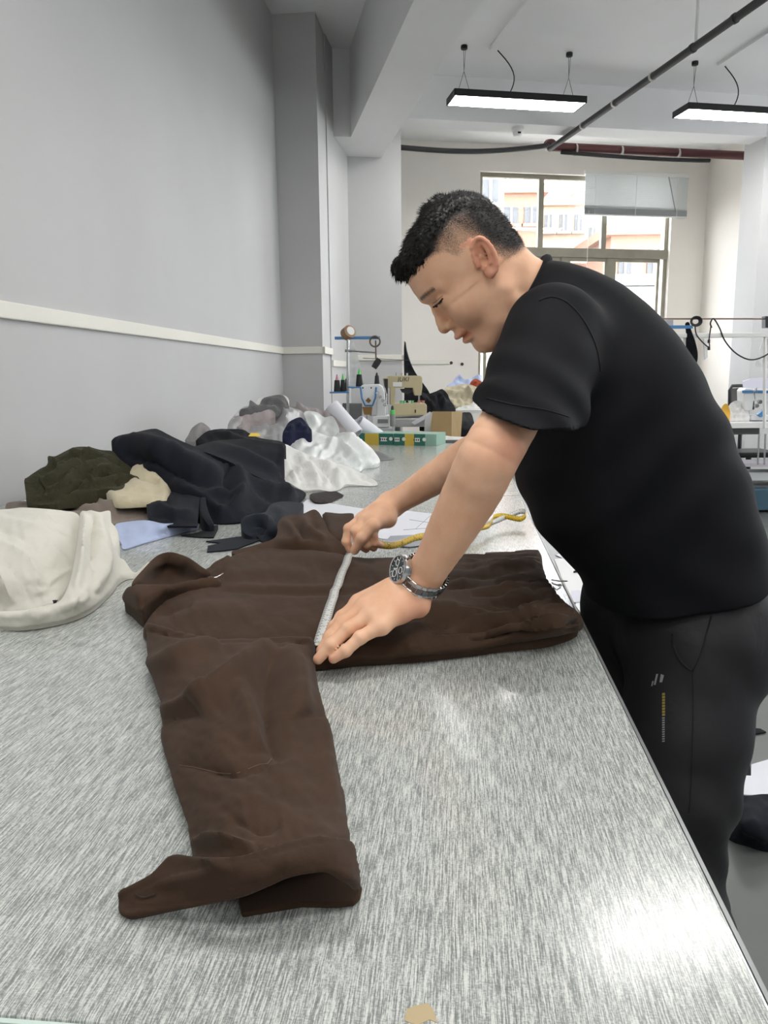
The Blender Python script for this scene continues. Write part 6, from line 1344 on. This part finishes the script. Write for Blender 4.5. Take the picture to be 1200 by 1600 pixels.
# cardboard box
M_card = plain('cardboard', (172, 146, 104), .8, var=.06); o = thing('cardboard_box', P(692, 690, 5.9), 'open brown cardboard box behind the cartons', 'box'); Yc = 5.9
part(plate([(671, 690), (676, 643), (704, 643), (704, 690)], Yc, .01), 'front_panel', M_card, o); 
b = MB(); pts = [P(704, 690, Yc), P(704, 643, Yc), P(721, 643, Yc+.28), P(718, 690, Yc+.28)]; b.add(pts+[p+EX*.008 for p in pts], [(0, 1, 2, 3), (7, 6, 5, 4), (0, 4, 5, 1), (1, 5, 6, 2), (2, 6, 7, 3), (3, 7, 4, 0)]); part(b, 'side_panel', M_card, o)
part(plate([(662, 690), (664, 652), (676, 643), (671, 690)], Yc+.02, .008), 'plastic_liner', M_clear, o); part(plate([(676, 690), (680, 644), (718, 644), (718, 690)], Yc+.30, .01), 'back_panel', M_card, o)
# fabric heap on the white bench
wb = table('work_bench', P(690, 642, 6.8)[0], P(800, 642, 6.8)[0], 6.75, 7.4, P(740, 640, 6.8)[2], 'white work bench carrying the beige and rust fabric heap', M_whitep, fr=lambda n, t, z: np.array([n, t, z]), cat='table', edge=M_whitep)
zb2 = P(740, 640, 6.8)[2]
pile('fabric', [(698, 604, 7.2), (706, 598, 7.25), (712, 590, 7.3), (719, 585, 7.3), (725, 593, 7.3), (738, 590, 7.3), (748, 585, 7.3), (752, 592, 7.3), (748, 602, 7.2), (722, 606, 7.15)], C_blue, 'light blue crumpled cloth on top of the bench heap', 'cloth', kind='y', step=2.5, floor_z=zb2, noise=[(.02, 12)], seed=40, folds=[([(705, 600), (719, 588), (735, 600)], .04, 3, 'ridge')])
pile('fabric', [(734, 602, 7.1), (742, 592, 7.15), (754, 597, 7.15), (766, 604, 7.15), (769, 612, 7.1), (763, 620, 7.05), (748, 612, 7.05)], cloth('rust_cloth', (150, 74, 50), .85, .05, .1, 800, .2, .1, .3, 12), 'rust red cloth at the right of the bench heap', 'cloth', kind='y', step=2.5, floor_z=zb2, noise=[(.02, 12)], seed=41, folds=[([(742, 594), (752, 606), (765, 612)], .03, 3, 'ridge')])
pile('fabric', [(694, 612, 7.0), (697, 605, 7.05), (710, 603, 7.1), (724, 600, 7.1), (738, 602, 7.1), (750, 608, 7.05), (758, 618, 7.0), (750, 628, 6.95), (738, 636, 6.9), (718, 638, 6.88), (704, 626, 6.92)], cloth('beige_cloth', (188, 180, 156), .85, .05, .08, 800, .2, .1, .3, 12), 'beige crumpled fabric filling the bench heap', 'cloth', kind='y', step=2.5, floor_z=zb2, noise=[(.02, 14)], seed=42, folds=[([(698, 610), (715, 618), (735, 612), (748, 612)], .05, 4, 'ridge'), ([(708, 622), (730, 620), (742, 630)], .03, 3, 'crease'), ([(715, 604), (728, 612), (745, 622)], .03, 3, 'ridge')])
pile('cloth', [(713, 640, 6.85), (722, 634, 6.9), (736, 632, 6.9), (742, 622, 6.95), (750, 616, 7.0), (760, 620, 7.0), (762, 628, 6.95), (755, 636, 6.9), (740, 640, 6.86)], C_white2, 'white crumpled cloth at the front of the bench heap', 'cloth', kind='y', step=2.5, floor_z=zb2, noise=[(.015, 10)], seed=43)
pile('garment', [(655, 612, 6.7), (668, 615, 6.7), (680, 612, 6.7), (690, 608, 6.75), (698, 614, 6.75), (704, 626, 6.7), (712, 640, 6.6), (700, 643, 6.55), (672, 643, 6.55), (666, 640, 6.55), (664, 625, 6.6)], C_black, 'black garment heaped beside the cardboard box', 'garment', kind='y', step=2.5, floor_z=.74, noise=[(.02, 14)], seed=44, folds=[([(685, 612), (692, 625), (690, 640)], .03, 3, 'ridge'), ([(660, 616), (672, 630), (680, 642)], .03, 3, 'ridge')])
pile('garment', [(632, 533, 7.55), (634, 545, 7.5), (638, 560, 7.4), (645, 575, 7.3), (653, 588, 7.2), (662, 600, 7.1), (670, 612, 7.0), (676, 630, 6.95), (650, 640, 6.95), (633, 640, 7.0), (632, 600, 7.2), (631, 560, 7.45)], C_black, 'black garment hung from the column behind the beige machine', 'garment', kind='y', step=3, floor_z=.6, thick=.02, noise=[(.01, 16)], seed=45)
pile('cloth', [(712, 690, 6.3), (716, 660, 6.4), (722, 645, 6.72), (736, 646, 6.72), (742, 665, 6.4), (750, 690, 6.3)], C_black, 'black cloth hanging below the white bench', 'cloth', kind='y', step=3, floor_z=0, noise=[(.01, 14)], seed=46)
M_hole = plain('anchor_hole', (60, 52, 48), .8)
for k, (x, y) in enumerate(((705, 567), (722, 569))):
    p = onplane(x, y, T2, TF-.004); b = MB(); b.lathe([(.02, -.004), (.02, .004)], p, T2, 12); ob = b.build('anchor_hole', M_hole); tag(ob, ['rusty anchor hole at the end of the wall rail', 'round anchor hole right of the rail end'][k], 'hole')

# ------------------------------------------------------------------ right hand work station
Y3 = 6.6
zt3 = P(1165, 660, Y3)[2]
tb3 = table('sewing_table', P(1100, 660, Y3)[0], P(1330, 660, Y3)[0], Y3-.05, Y3+.6, zt3, 'pale grey sewing table at the right edge behind the man', plain('pale_top', (206, 206, 208), .35), fr=lambda n, t, z: np.array([n, t, z]), edge=M_whitep, th=.045)
a, c = P(1148, 728, Y3), P(1330, 728, Y3)
b = MB(); b.box(((a[0]+c[0])/2, Y3+.2, a[2]), (c[0]-a[0], .3, .03)); b.build('shelf_board', plain('shelf_lilac', (196, 192, 200), .5), tb3)
b = MB(); a, c = P(1152, 668, Y3), P(1196, 680, Y3); b.box(((a[0]+c[0])/2, Y3+.2, (a[2]+c[2])/2), (c[0]-a[0], .2, .07)); b.build('motor', M_grey, tb3, bevel=.01)
for x in (1186, 1196): b = MB(); b.cyl(P(x, 678, Y3), P(x-2, 726, Y3), .008, n=8); b.build('pitman_rod', M_chrome, tb3)
b = MB(); b.box((P(1215, 700, Y3)[0], Y3+.3, P(1170, 765, Y3)[2]), (.5, .3, .03)); b.build('treadle_bar', M_grey, tb3)
pl = plate([(1172, 764), (1260, 764), (1260, 798), (1178, 798)], Y3+.05, .3); tag(pl.build('storage_bin', plain('bin_blue', (60, 92, 108), .5), bevel=.01), 'dark blue storage bin under the right sewing table', 'bin')
pl = plate([(1165, 738), (1250, 738), (1250, 752), (1168, 752)], Y3+.1, .25); tag(pl.build('fabric_stack', plain('pale_stack', (200, 204, 206), .7), bevel=.01), 'pale folded stack under the right sewing table', 'stack')
lm = thing('sewing_machine', P(1185, 656, Y3+.2), 'white lockstitch machine with a blue stripe at the right edge', 'sewing machine'); Ym = Y3+.15
part(plate([(1162, 610), (1166, 606), (1180, 608), (1240, 608), (1240, 626), (1178, 626), (1176, 642), (1163, 642)], Ym, .14), 'arm_head', M_mw, lm, bevel=.01)
part(plate([(1160, 610), (1240, 611), (1240, 615), (1160, 614)], Ym-.006, .006), 'blue_stripe', M_mb, lm)
part(plate([(1225, 620), (1250, 620), (1250, 655), (1225, 655)], Ym, .14), 'column', M_mw, lm, bevel=.008); part(plate([(1174, 650), (1250, 650), (1250, 657), (1174, 657)], Ym-.02, .2), 'machine_bed', M_mw, lm, bevel=.004)
b = MB(); b.cyl(P(1170, 642, Ym+.06), P(1170, 656, Ym+.06), .006, n=8); b.box(P(1170, 655, Ym+.05), (.04, .03, .01)); part(b, 'presser_foot', M_chrome, lm)
for x, y in ((1181, 634), (1186, 628)): b = MB(); b.lathe([(.018, 0), (.02, .01), (.016, .03)], P(x, y, Ym-.01), -EY, 12); part(b, 'tension_dial', M_chrome, lm, smooth='auto')
b = MB(); b.tube([P(1182, 614, Ym-.02), P(1182, 606, Ym-.03), P(1178, 612, Ym-.03), P(1180, 624, Ym-.03)], .005, 6); part(b, 'take_up_lever', M_chrome, lm)
part(plate([(1184, 648), (1194, 640), (1198, 646), (1190, 652)], Ym-.05, .04), 'knee_lifter', M_mb, lm)
ch_ = thing('chair', P(1150, 700, Y3+.9), 'black mesh backed chair behind the right sewing table', 'chair'); Yk = Y3+.9
b = MB(); b.tube([P(1140, 636, Yk), P(1140, 610, Yk), P(1144, 603, Yk), P(1170, 602, Yk), P(1176, 610, Yk), P(1176, 640, Yk)], .016, 8); part(b, 'back_frame', M_dk, ch_, smooth=True)
part(plate([(1142, 607), (1174, 605), (1174, 640), (1142, 640)], Yk+.01, .006), 'back_mesh', plain('mesh_grey', (96, 94, 92), .8, alpha=.85), ch_)
a = P(1158, 664, Yk); b = MB(); b.box((a[0], Yk-.2, .46), (.44, .44, .05)); part(b, 'seat', M_dk, ch_, bevel=.02)
b = MB(); b.cyl((a[0], Yk, .46), (a[0], Yk+.02, P(1158, 636, Yk)[2]), .02, n=8); part(b, 'back_post', M_dk, ch_); b = MB(); b.cyl((a[0], Yk-.2, .06), (a[0], Yk-.2, .45), .025, n=10); part(b, 'pedestal', M_dk, ch_)
for k in range(5): an = k*1.2566; b = MB(); b.cyl((a[0], Yk-.2, .07), (a[0]+.26*math.cos(an), Yk-.2+.26*math.sin(an), .03), .02, .014, n=8); part(b, 'leg', M_dk, ch_)
pile('plastic_bag', [(1134, 657, 6.72), (1136, 640, 6.78), (1142, 630, 6.8), (1152, 626, 6.8), (1164, 632, 6.8), (1170, 645, 6.75), (1168, 657, 6.7)], plain('white_bag_plastic', (228, 228, 226), .3, alpha=.85), 'white plastic bag on the right sewing table', 'plastic bag', kind='y', step=2.5, floor_z=zt3, noise=[(.015, 9)], seed=50)
pile('cloth', [(1124, 655, 6.68), (1128, 636, 6.75), (1136, 631, 6.75), (1141, 645, 6.72), (1138, 656, 6.66)], plain('mustard_cloth', (212, 164, 52), .7), 'mustard yellow pouch beside the white plastic bag', 'pouch', kind='y', step=2.5, floor_z=zt3, seed=51)
# overhead rail with cords
Yr = 6.3
rl = thing('cable_rail', P(1120, 660, Yr), 'white overhead power rail with looped black cords', 'rail')
b = MB(); b.cyl(P(1030, 498, Yr), P(1330, 498, Yr), .007, n=8); part(b, 'upper_rod', plain('rod_brown', (130, 112, 104), .4, .4), rl)
b = MB(); a, c = P(1035, 523, Yr), P(1330, 524, Yr); b.box((a+c)/2, (c[0]-a[0], .05, .036)); part(b, 'trunking', M_whitep, rl, bevel=.004)
for x in (1070, 1195): b = MB(); a, c = P(x, 524, Yr), P(x, 660, Yr); b.cyl(a, np.array([c[0], c[1], zt3-.03 if x > 1150 else zt3-.03]), .013, n=10); part(b, 'post', M_whitep, rl)
b = MB(); a, c = P(1040, 512, Yr-.03), P(1082, 510, Yr-.03); b.box((a+c)/2, (c[0]-a[0], .02, .025)); part(b, 'blue_bracket', M_mb, rl)
part(plate([(1036, 500), (1052, 500), (1052, 513), (1036, 513)], Yr-.02, .04), 'junction_box', plain('grey_box', (170, 172, 176), .5), rl)
part(plate([(1196, 494), (1215, 494), (1215, 512), (1196, 512)], Yr-.02, .06), 'black_clip', M_dk, rl)
b = MB()
for k in range(5):
    c = P(1088, 502, Yr-.04); rr_ = .045-.004*k; b.tube([c+rr_*(EX*math.cos(t_+k)*1.0+Z*math.sin(t_+k)*.85)+EY*.004*k for t_ in np.linspace(0, 2*math.pi, 20, endpoint=False)], .005, 6, closed=True)
part(b, 'cord_coil', M_cable, rl, smooth=True)
b = MB(); b.tube(smooth3([P(1112, 512, Yr-.03), P(1110, 505, Yr-.03), P(1115, 498, Yr-.03), P(1124, 512, Yr-.03), P(1133, 533, Yr-.03), P(1150, 552, Yr-.03), P(1172, 562, Yr-.03), P(1195, 556, Yr-.03), P(1225, 535, Yr-.03)], 50), .006, 8); part(b, 'hanging_cord', M_cable, rl, smooth=True)
b = MB(); b.tube(smooth3([P(1086, 508, Yr-.03), P(1088, 522, Yr-.03), P(1098, 535, Yr-.03), P(1108, 542, Yr-.03), P(1108, 530, Yr-.03), P(1111, 508, Yr-.03)], 30), .005, 8); part(b, 'plug_cord', M_cable, rl, smooth=True)
pw = thing('power_strip', P(1102, 560, Yr), 'white power strip hanging from the rail by its cord', 'power strip')
part(plate([(1099, 529), (1106, 529), (1106, 558), (1101, 562)], Yr-.03, .03), 'strip_body', M_whitep, pw, bevel=.004)
for y in (531, 542): part(plate([(1105, y), (1110, y-1), (1110, y+5), (1105, y+5)], Yr-.03, .03), 'plug', M_dk, pw, bevel=.003)
pile('cloth', [(1071, 506, 6.28), (1077, 504, 6.28), (1080, 518, 6.25), (1086, 535, 6.22), (1090, 552, 6.22), (1088, 568, 6.22), (1078, 562, 6.24), (1072, 545, 6.26), (1072, 525, 6.28)], C_black, 'black cloth strip hanging from the blue bracket', 'cloth', kind='y', step=2.5, thick=.02, floor_z=.9, noise=[(.006, 10)], seed=52)
pile('plastic_bag', [(1184, 560, 6.35), (1188, 545, 6.35), (1196, 528, 6.35), (1215, 530, 6.35), (1215, 572, 6.35), (1190, 574, 6.35), (1181, 570, 6.35)], M_clear, 'clear plastic bag hanging from the right rail post', 'plastic bag', kind='y', step=3, thick=.008, floor_z=.9, noise=[(.01, 9)], seed=53)
ps = plate([(1161, 596), (1172, 592), (1190, 590), (1215, 592), (1215, 612), (1163, 608)], Y3+.38, .02); tag(ps.build('paper_sheet', plain('lilac_paper', (214, 214, 228), .7)), 'pale lilac paper standing behind the lockstitch machine', 'paper')

# ------------------------------------------------------------------ offcuts and paper on the floor
def ff(name, px, mat, label, cat, h=.002, th=.004): return flat(name, px, h, mat, label, cat, th=th, z=0.0)
ff('paper_sheet', [(868, 868), (888, 862), (912, 858), (930, 866), (905, 872), (882, 874)], M_paper, 'folded white paper on the floor beyond the table edge', 'paper')
ff('paper_sheet', [(866, 874), (905, 872), (945, 890), (960, 930), (950, 945), (900, 945), (884, 920)], plain('white_sheet_floor', (222, 222, 222), .6), 'large white sheet spread on the floor beside the table', 'sheet')
ff('paper_sheet', [(893, 924), (950, 920), (950, 940), (890, 942)], plain('lilac_sheet', (206, 206, 218), .6), 'lilac grey paper on the floor between white sheets', 'paper', .008)
ff('paper_sheet', [(898, 945), (960, 942), (965, 1000), (930, 1030), (918, 975)], plain('white_sheet_floor', (222, 222, 222), .6), 'white sheet on the floor nearest the man', 'sheet', .004)
ff('fabric_scrap', [(918, 966), (940, 966), (940, 972), (918, 970)], C_black, 'narrow black cloth scrap on the white floor sheet', 'scrap', .010)
ff('fabric_scrap', [(896, 893), (915, 890), (915, 892), (896, 895)], C_black, 'thin dark strip on the floor paper', 'scrap', .010)
ff('fabric_scrap', [(1140, 1136), (1165, 1138), (1188, 1140), (1197, 1145), (1180, 1148), (1150, 1156), (1138, 1158)], C_navy, 'pointed navy cloth scrap on the floor behind the leg', 'scrap')
ff('fabric_scrap', [(1140, 1196), (1172, 1196), (1174, 1213), (1140, 1212)], C_black, 'short black cloth strip on the floor beside the papers', 'scrap')
ff('paper_sheet', [(1174, 1196), (1215, 1184), (1215, 1246), (1172, 1244)], M_paper, 'larger white paper on the floor at the right edge', 'paper', .003)
ff('paper_sheet', [(1140, 1212), (1176, 1214), (1175, 1244), (1138, 1242)], M_paper, 'smaller white paper on the floor beside the leg', 'paper', .006)
drape('fabric', [(1136, 1252, .02, 'z'), (1150, 1240, .06, 'z'), (1165, 1243, .05, 'z'), (1215, 1245, .05, 'z'), (1240, 1300, .05, 'z'), (1225, 1326, .01, 'z'), (1195, 1326, .01, 'z'), (1168, 1318, .01, 'z'), (1140, 1308, .01, 'z'), (1128, 1290, .01, 'z')], C_navy, kind='z', step=5, floor_z=0, ctrl=[(1180, 1280, .09, 'z')], noise=[(.006, 40)], seed=60, folds=[([(1140, 1265), (1170, 1290), (1200, 1310)], .02, 8, 'ridge')])
tag(bpy.data.objects[COL.objects[-1].name], 'navy fabric piece lying on the floor by the man', 'fabric')
